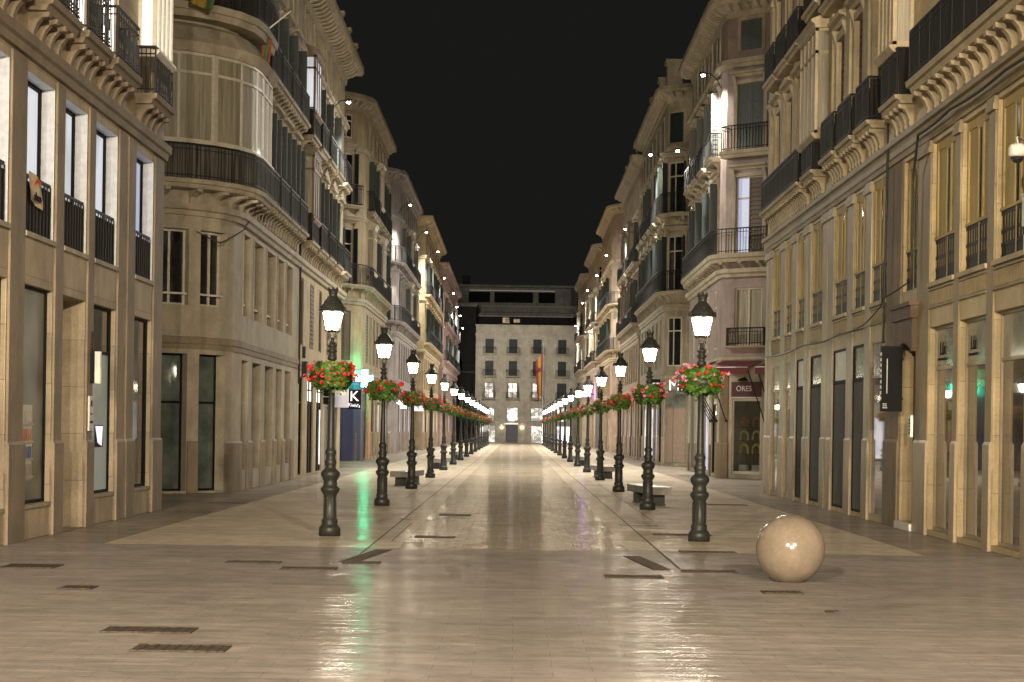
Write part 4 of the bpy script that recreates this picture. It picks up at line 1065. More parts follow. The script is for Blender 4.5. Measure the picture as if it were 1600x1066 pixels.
# ================================================================== STREET LAMPS
def make_lamp():
    r = thing('street_lamp', '', 'street lamp')
    mb = MB()
    mb.lathe([(.178,0),(.178,.12),(.165,.15),(.145,.17),(.126,.2),(.135,.23),(.132,.26),(.114,.28),(.106,.66),(.128,.70),(.155,.745),(.157,.77),(.140,.80),(.112,.82),(.118,.86),(.104,.89),(.130,.94),(.156,.985),(.156,1.03),(.130,1.07),(.096,1.09),(.082,1.13),(.092,1.17),(.102,1.21),(.078,1.25),(.074,1.30),(.092,1.35),(.092,1.38),(.074,1.41),(.060,1.45),(.052,2.0),(.046,2.86),(.075,2.88),(.078,2.92),(.056,2.95),(.054,2.99),(.082,3.01),(.082,3.035),(.052,3.05),(.052,3.08),(.078,3.10),(.078,3.125),(.045,3.14),(.03,3.19),(.03,3.24)], 20)
    for k in range(8):
        a = 2*PI*k/8+.2; c, s = math.cos(a), math.sin(a)
        mb.box(.108*c-.008,.108*c+.008,.108*s-.008,.108*s+.008,.3,.64)
    mb.build('post', M['lampiron'], r)
    mb = MB()
    for k in range(4):
        a = PI/2*k+.5; c, s = math.cos(a), math.sin(a)
        mb.tube([(rr*c, rr*s, z) for rr, z in ((.03,3.13),(.075,3.12),(.095,3.17),(.07,3.23),(.085,3.29),(.115,3.335),(.13,3.34))], .010, 5)
        mb.tube([(rr*c, rr*s, z) for rr, z in ((.07,3.23),(.045,3.25),(.035,3.29),(.05,3.31))], .007, 5)
    mb.build('scroll_bracket', M['bracket'], r)
    mb = MB()
    b0, b1, z0, z1 = .120, .188, 3.355, 3.655
    for k in range(6):
        a = PI/3*k+.26; c, s = math.cos(a), math.sin(a)
        mb.tube([(b0*c,b0*s,z0-.01),(b1*c,b1*s,z1)], .011, 5, smooth=False)
    for rr, z, t in ((b0,z0,.011),(b1,z1,.011)):
        pts = [(rr*math.cos(PI/3*k+.26), rr*math.sin(PI/3*k+.26), z) for k in range(7)]
        for k in range(6): mb.tube([pts[k], pts[k+1]], t, 5, smooth=False)
    mb.lathe([(.11,3.33),(.13,3.345),(.13,3.352),(.09,3.353)], 12)
    mb.build('lantern_frame', M['lampiron'], r)
    mb = MB(); q0 = b0-.006; q1 = b1-.006
    v = [(q0*math.cos(PI/3*k+.26), q0*math.sin(PI/3*k+.26), z0+.004) for k in range(6)] + [(q1*math.cos(PI/3*k+.26), q1*math.sin(PI/3*k+.26), z1-.004) for k in range(6)]
    mb.idx(v, [(k,(k+1)%6,6+(k+1)%6,6+k) for k in range(6)] + [tuple(range(6))[::-1]])
    mb.build('lantern_glass', M['lampglass'], r)
    mb = MB(); mb.lathe([(.17,3.658),(.228,3.662),(.232,3.685),(.212,3.70),(.198,3.74),(.172,3.78),(.150,3.80),(.155,3.815),(.118,3.86),(.082,3.90),(.068,3.925),(.066,3.95),(.078,3.965),(.074,3.985),(.088,4.02),(.092,4.03),(.03,4.035)], 12, smooth=False)
    for k in range(6):
        a = PI/3*k+.26; c, s = math.cos(a), math.sin(a)
        mb.lathe([(.018,3.68),(.022,3.70),(.008,3.745),(.001,3.75)], 6, (.226*c,.226*s))
        mb.lathe([(.014,4.03),(.018,4.04),(.004,4.07),(.001,4.072)], 5, (.075*c,.075*s))
    mb.build('lantern_roof', M['lampiron'], r)
    return r
LY = [29.72*(1+.39*k+.0008*k*k) for k in range(15)]
ORD = ['nearest','second','third','fourth','fifth','sixth','seventh','eighth','ninth','tenth','eleventh','twelfth','thirteenth','fourteenth','farthest']
proto = make_lamp()
LX = 3.02

# ---- flower baskets
def make_foliage(seed, n=2800):
    q = random.Random(seed); mb = MB()
    for k in range(n):
        a = q.uniform(0, 2*PI); u = q.random(); zz = q.uniform(-.20, .19)
        R0 = (.34+.045*math.sin(3*a+seed)+.03*math.sin(5*a+seed*2))*(1-abs((zz+.02)/.26)**2.2*.55)
        rr = R0*(.35+.65*u**.45); z = zz + .03*math.sin(4*a+seed)
        if k % 17 == 0: z -= q.uniform(.02,.14); rr *= 1.05
        if k % 23 == 0: z += q.uniform(.02,.07)
        s_ = q.uniform(.013, .031); c = Vector((rr*math.cos(a), rr*math.sin(a), z))
        d = Vector((math.cos(a)*q.uniform(.2,1), math.sin(a)*q.uniform(.2,1), q.uniform(-.4,1.0))).normalized()
        t1 = d.cross(Vector((q.uniform(-1,1),q.uniform(-1,1),q.uniform(-1,1)))).normalized(); t2 = d.cross(t1)
        mb.face([c-t1*s_-t2*s_*.5, c-t1*s_*.3-t2*s_, c+t1*s_-t2*s_*.4, c+t1*s_*.8+t2*s_*.7, c-t1*s_*.5+t2*s_])
    return mb.mesh('foliage', M['leaf'])
def make_blooms(seed, n, mat, lo=-.1, hi=.24, pole=False):
    q = random.Random(seed*7+1); mb = MB()
    for k in range(n):
        a = q.uniform(0, 2*PI) if not pole else q.gauss(seed, .75)
        z = q.uniform(lo, hi)-(.06 if q.random()<.25 else 0); rr = (.37+q.uniform(-.05,.08))*(1-abs(z/.3)**2*.45)
        c = Vector((rr*math.cos(a), rr*math.sin(a), z)); R1 = q.uniform(.016,.036)
        for p in range(13):
            d = Vector((q.gauss(0,1), q.gauss(0,1), q.gauss(0,1))).normalized(); e = c+d*R1
            t1 = d.cross(Vector((q.uniform(-1,1),q.uniform(-1,1),.3))).normalized(); t2 = d.cross(t1); s_ = R1*.62
            mb.face([e-t1*s_, e-t2*s_+d*.006, e+t1*s_, e+t2*s_+d*.006])
    return mb.mesh('blossoms', M[mat])
FOL = [make_foliage(3), make_foliage(5), make_foliage(9)]
REDB = [make_blooms(1, 60, 'redpetal'), make_blooms(4, 52, 'redpetal')]
REDF = [make_blooms(2, 18, 'redpetal', pole=False), make_blooms(6, 22, 'redpetal')]
PNKB = [make_blooms(3, 24, 'pinkpetal', .0, .26), make_blooms(5, 22, 'pinkpetal', -.05, .24)]
mb = MB(); mb.lathe([(.06,-.2),(.20,-.19),(.29,-.08),(.30,.02),(.28,.03),(.06,.02)], 14); BOWL = mb.mesh('planter_bowl', M['lampiron'])
for sd, nm in ((-1,'left'),(1,'right')):
    for k, y in enumerate(LY):
        o = proto if (sd < 0 and k == 0) else copy_tree(proto)
        x = sd*LX + .0
        o.location = (x, y, 0); o.rotation_euler.z = rnd.uniform(0, .6)
        o['label'] = '%s of the dark lamp posts in the %s row, its white lantern lit' % (ORD[k], nm)
        o['group'] = 'ornate lamp posts lining the street'
        b = thing('flower_basket', ('round basket of red geraniums on the %s lamp post of the left row' % ORD[k]) if sd < 0 else ('round basket of %s geraniums on the %s lamp post of the right row' % ('pink and red' if k % 3 != 2 else 'red', ORD[k])), 'flower basket', (x, y, 2.63), rnd.uniform(0, 6), 'flower baskets hung on the lamp posts')
        link('planter_bowl', BOWL, b); link('foliage', FOL[k % 3], b)
        if sd < 0: link('red_blossoms', REDB[k % 2], b)
        elif k % 3 != 2: link('red_blossoms', REDF[k % 2], b); link('pink_blossoms', PNKB[k % 2], b)
        else: link('red_blossoms', REDB[k % 2], b)
        b.scale = (1.08, 1.08, 1.0) if k < 2 else (1,1,.95)

# ---- unseen plaza lamps, added behind the viewer to light the near facades
for x, y, z, lb in ((6.5,-9.0,10.0,'tall unseen fill lamp added behind the viewer on the right'),(-6.5,-9.0,10.0,'tall unseen fill lamp added behind the viewer on the left'),(2.2,-30.0,9.0,'tall unseen fill lamp added far behind the viewer on the right'),(-2.2,-30.0,9.0,'tall unseen fill lamp added far behind the viewer on the left')):
    t = thing('plaza_fill_lamp', lb, 'street lamp', (x, y, 0), 0, 'unseen fill lamps added in the square behind the viewer')
    mb = MB(); mb.lathe([(.2,0),(.2,.3),(.1,.4),(.07,3),(.05,z-.35),(.16,z-.3),(.16,z-.26)], 12); mb.build('post', M['lampiron'], t)
    mb = MB(); mb.lathe([(.1,z-.25),(.19,z-.17),(.22,z),(.19,z+.14),(.1,z+.2)], 14); mb.build('globe', M['fillglass'], t)
    mb = MB(); mb.lathe([(.24,z+.205),(.2,z+.25),(.03,z+.32)], 12); mb.build('cap', M['lampiron'], t)

# ================================================================== STONE BALL, BENCHES
m, t, b = newmat('polished_marble_ball'); M['ball'] = m
v = mapping(t, 'Object', (1,1,1)); c = ramp(t, noise(t, v, 3.2, 8, 0.65), [(0.3,(0.22,0.175,0.135)),(0.7,(0.31,0.25,0.195))])
c = mul(t, c, ramp(t, noise(t, v, 26, 4), [(0.3,0.94),(0.65,1.02)]))
wv = N(t, 'ShaderNodeTexNoise'); wv.inputs['Scale'].default_value = 5; wv.inputs['Detail'].default_value = 9; wv.inputs['Distortion'].default_value = 1.6; t.links.new(v, wv.inputs['Vector'])
c = mul(t, c, ramp(t, wv.outputs['Fac'], [(0.47,1.0),(0.5,0.9),(0.53,1.0)])); t.links.new(c, b.inputs['Base Color']); b.inputs['Roughness'].default_value = 0.16
b.inputs['Specular IOR Level'].default_value = 0.5
mb = MB(); R_ = .415; n = 40
prof = [(R_*math.sin(PI*k/n), -R_*math.cos(PI*k/n)) for k in range(4, n)] + [(.004, R_)]
mb.lathe(prof, 64); z0 = prof[0][1]
o = mb.build('stone_ball', M['ball'], None, (3.33, 21.9, -z0+.002), .4); tag(o, 'large polished beige marble ball resting on the plaza paving', 'stone ball')

def bench(x, y, ang, label):
    t = thing('stone_bench', label, 'bench', (x, y, 0), ang, 'stone benches behind the lamp posts')
    mb = MB(); L = 1.35; w = .23
    p = [(-w,.27),(w,.27),(w+.012,.285),(w+.012,.44),(w-.003,.455),(-w+.003,.455),(-w-.012,.44),(-w-.012,.285)]
    v = [(px, yy, z) for yy in (-L, L) for px, z in p]; kk = len(p)
    mb.idx(v, [(j,(j+1)%kk,kk+(j+1)%kk,kk+j) for j in range(kk)] + [tuple(range(kk))[::-1], tuple(range(kk,2*kk))]); mb.build('seat', M['concrete'], t)
    for yy in (-.95, .55):
        mb = MB(); mb.box(-.17,.17,yy,yy+.4,0,.269); mb.box(-.19,.19,yy-.02,yy+.42,0,.03); mb.build('leg', M['lampiron'], t)
bench(3.28, LY[1]+3.2, .16, 'pale stone bench behind the second right lamp post')
bench(3.28, LY[3]+3.2, .14, 'pale stone bench behind the fourth right lamp post')
bench(3.28, LY[5]+3.2, .12, 'pale stone bench behind the sixth right lamp post')
bench(-3.33, LY[2]+3.2, -.16, 'pale stone bench behind the third left lamp post')
bench(-3.33, LY[4]+3.2, -.14, 'pale stone bench behind the fifth left lamp post')
bench(-3.33, LY[6]+3.2, -.12, 'pale stone bench behind the seventh left lamp post')

# ================================================================== FLOODLIGHTS ON THE CORNICES
def flood(x, y, z, wx, label, e=90.0):
    """x,y,z lamp head; wx the wall it is bracketed from"""
    t = thing('floodlight', label, 'floodlight', (wx, y, z), 0, 'floodlights on the facades')
    dx = x-wx; sg = 1 if dx > 0 else -1
    mb = MB(); mb.tube([(0,0,-.55),(dx*.25,0,-.2),(dx*.6,0,.05),(dx,0,.06)], .02, 6); mb.build('bracket', M['iron'], t)
    mb = MB(); mb.box(dx-.11,dx+.11,-.10,.10,-.0,.09); mb.build('lamp_head', M['iron'], t)
    mb = MB(); mb.lathe([(.02,-.07),(.06,-.055),(.08,-.02),(.08,-.002)], 12, (dx,0)); mb.build('lens', M['floodglass'], t)
    ld = bpy.data.lights.new('beam', 'SPOT'); ld.energy = e; ld.spot_size = math.radians(150); ld.spot_blend = .6; ld.shadow_soft_size = .10; ld.color = (1.0,.93,.80)
    lo = bpy.data.objects.new('beam', ld); COL.objects.link(lo); lo.parent = t; lo.location = (dx, 0, -.12)
    d = Vector((dx*1.2, -.35 if y < 190 else 1.6, -2.0)); lo.rotation_euler = d.to_track_quat('-Z', 'Y').to_euler()
FL = [(-1,71.8,14.6,7.55,'lit floodlight on a bracket under the modillion cornice of the sand terrace'),
 (-1,119.5,16.4,7.9,'lit floodlight on the lilac grey building'),
 (-1,141.0,16.9,7.9,'lit floodlight where the lilac grey building meets the ornate one'),
 (-1,149.0,16.2,7.35,'lit floodlight on the ornate cream building, nearer one'),
 (-1,163.0,15.2,7.35,'lit floodlight on the ornate cream building, farther one'),
 (-1,176.0,14.8,7.0,'lit floodlight on the pink building, nearest of four'),
 (-1,187.0,14.2,7.0,'lit floodlight on the pink building, second of four'),
 (-1,198.0,14.0,7.0,'lit floodlight on the pink building, third of four'),
 (-1,208.0,13.2,7.0,'lit floodlight on the pink building, farthest of four'),
 (1,71.9,15.9,7.95,'brightest lit floodlight on the dusty pink corner building'),
 (1,83.0,14.6,7.95,'lit floodlight at the far end of the dusty pink corner building'),
 (1,95.5,16.3,7.6,'lit floodlight on the corner of the building with pedimented windows'),
 (1,121.0,15.2,7.85,'lit floodlight on the salmon building'),
 (1,141.5,15.4,7.6,'lit floodlight on the corner of the far salmon corner building'),
 (1,158.0,15.2,7.6,'lit floodlight at the far end of the far salmon corner building'),
 (1,171.0,14.9,7.3,'lit floodlight on the cream building with bay windows, nearer one'),
 (1,184.0,14.6,7.3,'lit floodlight on the cream building with bay windows, farther one'),
 (1,196.0,13.0,7.05,'lit floodlight on the last building of the right row')]
for sd, y, z, W, lb in FL: flood(sd*(W-.75), y, z, sd*W, lb, 7500.0 if y < 190 else 4000.0)

# ================================================================== SIGNS
# green pharmacy cross, standing out from the left facade
t = thing('pharmacy_cross', 'glowing green pharmacy cross sign standing out from the left facades', 'sign', (-7.80, 93.2, 4.25))
def cross(mb, a, b, y0, y1, m=0):
    mb.box(-b,b,y0,y1,-a,a,m); mb.box(-a,-b-.0005,y0,y1,-b,b,m); mb.box(b+.0005,a,y0,y1,-b,b,m)
mb = MB(); cross(mb, .43, .155, -.05, .05); mb.build('cross_panel', M['greenpanel'], t)
for yy in (-.062, .052):
    mb = MB(); y0, y1 = yy, yy+.01
    def fr(pts):
        for p, q in zip(pts, pts[1:]+pts[:1]): mb.box(min(p[0],q[0])-.016,max(p[0],q[0])+.016,y0,y1,min(p[1],q[1])-.016,max(p[1],q[1])+.016)
    for k, (a, b_) in enumerate(((.40,.135),)): fr([(-b_,-a),(b_,-a),(b_,-b_),(a,-b_),(a,b_),(b_,b_),(b_,a),(-b_,a),(-b_,b_),(-a,b_),(-a,-b_),(-b_,-b_)])
    mb.build('neon_outline', M['greenwhite'], t)
    mb = MB()
    for sx, sz in ((.25,0),(-.25,0),(0,.25),(0,-.25),(0,0)):
        for i in (-1,1): mb.box(sx-.06,sx+.06,y0+.001,y1-.001,sz+i*.045-.012,sz+i*.045+.012)
        mb.box(sx-.06,sx-.044,y0+.002,y1-.002,sz-.06,sz+.06)
    mb.build('neon_pattern', M['green'], t)
mb = MB(); mb.box(-.9,-.44,-.02,.02,-.03,.03); mb.build('bracket', M['iron'], t)
# black K sign
t = thing('shop_sign', 'small black hanging shop sign with a white letter K', 'sign', (-7.0, 78.6, 2.95))
mb = MB(); mb.box(-.29,.29,-.05,.05,-.42,.42); mb.build('board', M['black'], t)
text('K', .62, M['signwhite'], t, (0,-.056,.12), (PI/2,0,0)); text('Kiehl\'s', .20, M['signwhite'], t, (0,-.056,-.26), (PI/2,.12,0))
mb = MB(); mb.box(-.53,-.29,-.02,.02,.3,.34); mb.build('bracket', M['iron'], t)
t = thing('wall_plaque', 'pale blue plaque on the navy tiled shop front', 'plaque', (-10.3, 91.93, 3.1)); mb = MB(); mb.box(-.2,.2,-.02,.005,-.24,.24); mb.build('plate', M['blueplate'], t)
mb = MB()
for k in range(4): mb.box(-.16,.14-.06*(k%2),-.026,-.021,.14-.1*k,.165-.1*k)
mb.build('print_lines', M['offwhite'], t)
# dark hanging banner board next to it
t = thing('hanging_board', 'large dark unlit board hanging over the shop beside the letter K sign', 'sign', (-7.05, 78.2, 4.0)); mb = MB(); mb.box(-.42,-.04,-.04,.04,-.42,.42); mb.box(-.5,-.42,-.02,.02,.3,.35); mb.build('board', M['darkstone'], t)
t = thing('direction_board', 'dark stack of three small name boards on the sand terrace', 'sign', (-7.3, 71.1, 3.1)); 
for k in range(3):
    mb = MB(); mb.box(-.24,.2,-.03,.03,-.46+.31*k,-.18+.31*k); q = mb.build('name_board', M['black'], t); mb = MB(); mb.box(-.05,.1,-.036,-.031,-.33+.31*k,-.30+.31*k); mb.box(-.24,.2,-.034,-.031,-.175+.31*k-.01,-.165+.31*k); mb.build('print_lines', M['offwhite'], q)
t = thing('shop_sign', 'bright white and violet lit shop sign box on the sand terrace', 'sign', (-7.2, 74.3, 3.1)); mb = MB(); mb.box(-.34,.34,-.1,.1,-.55,-.06); mb.build('lit_box', emit('violet_sign', (.62,.58,.98), .22), t); mb = MB(); mb.box(-.34,.34,-.1,.1,-.059,.5); mb.build('lit_box', emit('sign_glow', (1.0,.86,.62), .4, tex=((4,4,1),3.0,.42,.55)), t)
# MANGO blade sign and MA fascia
t = thing('shop_sign', 'small black projecting sign lettered MANGO', 'sign', (7.18, 93.8, 4.25)); mb = MB(); mb.box(-.24,.24,-.05,.05,-.2,.2); mb.box(.24,.6,-.02,.02,.08,.11); mb.build('board', M['black'], t); text('MANGO', .105, M['signwhite'], t, (0,-.056,-.02), (PI/2,0,0))
t = thing('shop_fascia', 'grey shop fascia with glowing white letters MA', 'sign', (8.72, 92.93, 4.1)); mb = MB(); mb.box(-.55,2.2,-.05,-.001,-.42,.42); mb.build('board', M['greysign'], t)
t2 = text('MA', .78, M['signwhite'], t, (-.40,-.062,.0), (PI/2,0,0))
# burgundy awnings
ROT = -math.radians(40)
def cant(sx, out, z=0.0):
    n = Vector((CT.y, -CT.x, 0)); p = c0_ + CT*sx + n*out
    return (p.x, p.y, z)
def awning(sx, w, loc, rot, label, arms):
    t = thing('awning', label, 'awning', loc, rot, 'burgundy awnings over the corner shop')
    mb = MB()
    v = [(-w,-.05,.12),(w,-.05,.12),(w,-1.15,-.18),(-w,-1.15,-.18)]
    mb.idx(v + [(a,b_,c_-.012) for a,b_,c_ in v], [(0,1,2,3),(7,6,5,4),(0,4,5,1),(1,5,6,2),(3,2,6,7),(0,3,7,4)])
    mb.box(-w,w,-1.165,-1.152,-.42,-.17); mb.build('canopy', M['red'], t)
    mb = MB(); mb.tube([(-w,-1.15,-.175),(w,-1.15,-.175)], .02, 6); mb.build('front_bar', M['offwhite'], t)
    for ax in arms:
        mb = MB(); mb.tube([(ax,-1.13,-.2),(ax+.12,-.05,-2.2)], .022, 6); mb.box(ax+.09,ax+.15,-.08,-.0,-2.25,-2.15); mb.build('arm', M['iron'], t)
awning(0, .95, cant(.62,0,4.42), ROT, 'burgundy awning over the handbag window of the corner shop', (-.85, .9))
awning(0, .85, cant(2.75,0,4.42), ROT, 'burgundy awning cut off by the stone piers of the near right building', (-.8,.75))
awning(0, 1.3, (PX, 73.0, 4.42), -PI/2, 'burgundy awning on the street front of the pink corner building', (-1.2,-.4,.4,1.2))
kx, ky = cant(.80, 0)[:2]
t = thing('shop_sign', 'burgundy sign board with white letters above the handbag window', 'sign', (kx, ky, 3.44), ROT)
mb = MB(); mb.box(-.68,.68,-.05,-.012,-.29,.29); mb.build('board', M['redsign'], t); text('ORES', .3, M['offwhite'], t, (-.1,-.056,.02), (PI/2,0,0))
mb = MB(); mb.box(-.68,.68,-.055,-.013,-.33,-.295); mb.build('lower_edge', M['offwhite'], t)
# display in the corner shop window
mb = MB(); P.pbox(mb, kf-.64, kf+.64, -1.0, -.96, .02, 3.0); P.pbox(mb, kf-.64, kf+.64, -.96, -.12, .1, .15); P.part(mb, 'display_back', plain('dim_display_back', (0.035,0.045,0.035), .6))
BAGM = [plain('yellow_leather', (0.50,0.42,0.10), .5), plain('green_leather', (0.40,0.42,0.14), .5), plain('maroon_leather', (0.30,0.07,0.07), .5)]
for i in range(3):
    for j in range(2):
        mb = MB(); pts = [(.17*math.cos(PI*k/10), 0, .16+.20*math.sin(PI*k/10)) for k in range(11)]; mb.tube([(.17,0,0)]+pts+[(-.17,0,0)], .045, 8)
        o = mb.build('arched_bag', BAGM[i], None, cant(.80-.28+.56*j, -.30, .95+.52*i), ROT)
        tag(o, '%s arch shaped handbag in the corner shop window, %s row, %s one' % (('yellow','olive yellow','maroon')[i], ('lowest','middle','top')[i], ('left','right')[j]), 'handbag', 'bags shown in the corner shop window')
for i in range(3): 
    mb = MB(); mb.box(-.60,.60,-.11,.11,-.015,0); 
    o = mb.build('glass_shelf', M['shopdark'], None, cant(.80, -.30, .945+.52*i), ROT); tag(o, 'dark display shelf in the corner shop window, %s of three' % ('lowest','middle','top')[i], 'shelf', 'display shelves')
for j in range(2):
    for k in range(4):
        mb = MB(); mb.box(-.17+.01*k,.17-.01*(k%2),-.1,.1,0,.06); mb.box(-.175,.175,-.105,.105,.06,.088)
        o = mb.build('shoe_box', M['offwhite'], None, cant(.80-.3+.6*j, -.30, .165+.09*k), ROT); tag(o, 'pale box in the %s stack of the corner shop window, %s' % (('left','right')[j], ('at the bottom','second up','third up','on top')[k]), 'box', 'boxes in the corner shop window')
t = thing('wall_plaque', 'small bronze plaque beside the handbag window', 'plaque', cant(1.68,0.0,1.55), ROT); mb = MB(); mb.box(-.1,.1,-.03,.0,-.12,.12); mb.build('plate', plain('bronze', (0.30,0.18,0.09), .4, .4), t)
t = thing('picture_lamp', 'dark swan neck lamp above the burgundy sign board', 'lamp', cant(.80,0.0,3.82), ROT); mb = MB(); mb.tube([(0,0,0),(0,-.15,.08),(0,-.3,.02)], .02, 6); mb.lathe([(.22,-.06),(.16,.0),(.05,.05)], 12, (0,-.3)); mb.build('shade', M['iron'], t)
# window signs inside the near right shop
for i in (5, 6, 10, 12):
    fr_, c_, c2 = SIGNS[i]; p, nrm = Rb.path.at(c_ - .45)
    t = thing('shop_sign', 'black shop logo on the transom glass, %s' % {5:'nearest of the right hand shop windows',6:'second of the right hand shop windows',10:'over the dark shutter past the blade sign',12:'far along the right hand piers'}[i], 'sign', (p.x+.115, p.y, 3.32), 0, 'logos on the right hand shop glass')
    me = text_mesh('L\u00fa', .34, M['black'], .006); o = bpy.data.objects.new('lettering', me); COL.objects.link(o); o.parent = t; o.rotation_euler = (PI/2, 0, -PI/2)
    mb = MB(); mb.box(-.01,.0,-.26,.26,-.20,-.16); mb.build('underline', M['black'], t)
t = thing('blade_sign', 'tall black vertical blade sign on the stone pier by the right hand doorway', 'sign', (7.05, 34.62, 2.85))
mb = MB(); mb.box(-.11,.28,-.08,.08,-.62,.62); mb.build('board', M['black'], t)
mb = MB(); mb.box(-.02,-.005,-.088,-.082,-.28,.38); mb.build('white_line', M['offwhite'], t)
mb = MB()
for k in range(9): mb.box(-.118,-.111,-.05,.05,-.40+.105*k,-.34+.105*k)
mb.box(-.09,.0,-.088,-.082,-.56,-.545); mb.build('edge_letters', M['offwhite'], t); text('SS', .09, M['offwhite'], t, (-.05,-.085,-.50), (PI/2,0,0))
mb = MB(); mb.box(.28,.31,-.03,.03,-.4,-.36); mb.box(.28,.31,-.03,.03,.36,.4); mb.build('bracket', M['iron'], t)
t = thing('intercom_panel', 'pale intercom panel on the stone jamb by the right hand doorway', 'intercom', (7.28, 33.5, 1.95)); mb = MB(); mb.box(-.03,.02,-.09,.09,-.2,.2); mb.build('panel', M['steel'], t); mb = MB()
for k in range(5): mb.box(-.036,-.031,-.05,.05,-.14+.06*k,-.11+.06*k)
mb.build('button', M['black'], t)
# left building plaques, poster, mini sign
t = thing('wall_plaque', 'white plaque with dark print on the left building pier', 'plaque', (-7.36, 31.38, 1.95)); mb = MB(); mb.box(0,.03,-.14,.14,-.30,.30); mb.build('plate', M['offwhite'], t); mb = MB(); mb.box(.031,.034,-.05,.05,.12,.22); mb.box(.031,.034,-.09,.09,-.02,.0); mb.box(.031,.034,-.1,.1,-.17,-.13); mb.build('print_lines', M['black'], t)
t = thing('blade_sign', 'small black projecting sign with a bright side picture on the left building', 'sign', (-7.15, 31.45, 2.75)); mb = MB(); mb.box(-.22,-.14,-.06,.06,-.28,.28); mb.build('board', M['black'], t); mb = MB(); mb.box(-.139,-.05,-.055,.055,-.28,.27); mb.build('side_picture', emit('sign_picture', (0.9,0.7,0.3), .5, tex=((3,3,1.5),2.0,.4,.6)), t); mb = MB(); mb.tube([(-.2,0,.28),(-.2,0,.62)], .012, 5); mb.build('bracket', M['iron'], t)
t = thing('poster', 'crumpled orange printed poster tied to the left window railing', 'poster', (-7.41, 27.75, 5.32))
mb = MB(); n = 8; v = []
for i in range(n+1):
    for j in range(n+1):
        u = i/n-.5; w_ = j/n-.5; v.append((.03+.02*math.sin(6*u+4*w_), u*.70, w_*.44-.08*u))
mb.idx(v, [(i*(n+1)+j,(i+1)*(n+1)+j,(i+1)*(n+1)+j+1,i*(n+1)+j+1) for i in range(n) for j in range(n)], 0, True); mb.build('sheet', M['paper'], t)
mb = MB()
for k in range(8):
    a = k/8; mb.box(.056,.062,-.2+.05*k,-.145+.05*k,.06+.06*math.sin(PI*a),.11+.07*math.sin(PI*a))
mb.build('orange_arc', M['orange'], t); o = text('aleco', .19, M['black'], t, (.062,0,-.11), (PI/2,0,PI/2))
t = thing('wall_plaque', 'small red plaque on the side street corner door', 'plaque', (-9.25, 46.94, 1.55)); mb = MB(); mb.box(-.1,.12,-.03,.0,-.13,.13); mb.build('plate', M['redplate'], t)
# purple neon and far signs
t = thing('neon_sign', 'purple glowing neon sign box at the far end of the right row', 'sign', (6.55, 170.0, 5.1)); mb = MB(); mb.box(-.5,.35,-.12,.12,-.22,.22); mb.build('neon_box', M['purple'], t); mb = MB(); mb.box(.35,.76,-.03,.03,-.04,.04); mb.build('bracket', M['iron'], t)
t = thing('shop_sign', 'small white lit projecting sign on the lilac grey building', 'sign', (-7.45, 120.0, 3.3)); mb = MB(); mb.box(-.3,.3,-.08,.08,-.05,.25); mb.box(-.2,.2,-.08,.08,-.3,-.08); mb.box(-.46,-.3,-.02,.02,.05,.09); mb.build('lit_box', M['litwhite'], t)
t = thing('shop_sign', 'white lit square sign farther along the left row', 'sign', (-7.4, 138.0, 3.4)); mb = MB(); mb.box(-.4,.4,-.08,.08,-.4,.4); mb.box(-.52,-.4,-.02,.02,.1,.14); mb.build('lit_box', emit('pale_sign', (.8,.82,1), .9), t)
t = thing('orange_panel', 'tall orange advertising panel beside the dark marble shop on the left', 'sign', (-7.82, 96.1, 1.25)); mb = MB(); mb.box(.0,.08,-.62,.62,-1.1,.75); mb.build('panel', plain('coral_panel', (0.55,0.20,0.13), .5), t); mb = MB(); mb.box(.0,.07,-.62,.62,.76,2.3); mb.build('upper_panel', plain('mustard_panel', (0.42,0.30,0.10), .5), t)

# ================================================================== FLAGS, CABLES, CAMERA, TREES
def flagcloth(name, parent, w, h, mats, fold=.07, nx=10, nz=14, seed=0, axis='x', skew=.35):
    mb = MB(); v = []
    for j in range(nz+1):
        for i in range(nx+1):
            u = i/nx; w_ = j/nz
            x = u*w*(1-.35*w_); y = fold*math.sin(9*u+seed+2*w_)*(.3+w_); z = -w_*h - skew*u*h*.5
            v.append((x, y, z) if axis == 'x' else (y, x, z))
    for j in range(nz):
        for i in range(nx):
            b0 = len(mb.v)
            q = i/nx
            mi = 0 if q < .3 else (1 if q < .7 else len(mats)-1)
            a = j*(nx+1)+i
            mb.f.append((a, a+1, a+nx+2, a+nx+1)); mb.m.append(mi); mb.sm.append(True)
    mb.v = v
    return mb.build(name, mats, parent)
t = thing('flag', 'red and yellow flag drooping on a tall pole at the far end of the street', 'flag', (2.95, 203.0, 0))
mb = MB(); mb.lathe([(.25,0),(.25,.25),(.09,.35),(.075,6),(.05,11.2),(.08,11.25),(.08,11.35),(.01,11.4)], 10); mb.build('pole', M['steel'], t)
fc = flagcloth('cloth', t, -.85, 4.6, [M['flagred'], M['flagyellow'], M['flagred']], .10, skew=.45); fc.location = (-.02, -.05, 10.4)
mb = MB(); mb.lathe([(.16,6.9+1.3),(.2,8.35),(.16,8.55),(.02,8.62)], 8, (-.42,-.2)); mb.build('crest', M['flagred'], t)
bx, by = B.path.at(B.face(.75))[0].x, 46.35
t = thing('flag', 'yellow flag draped over the curved balcony of the grey beige corner building', 'flag', (-8.15, 45.75, 13.35)); mb = MB(); mb.tube([(0,.4,-.4),(0,-.1,.5),(0,-.3,.9)], .02, 6); mb.build('pole', M['iron'], t)
fc = flagcloth('cloth', t, .9, 1.25, [M['flagyellow'], M['flagyellow'], M['flaggreen']], .07, seed=1, skew=.3); fc.location = (-.2,-.16,.25)
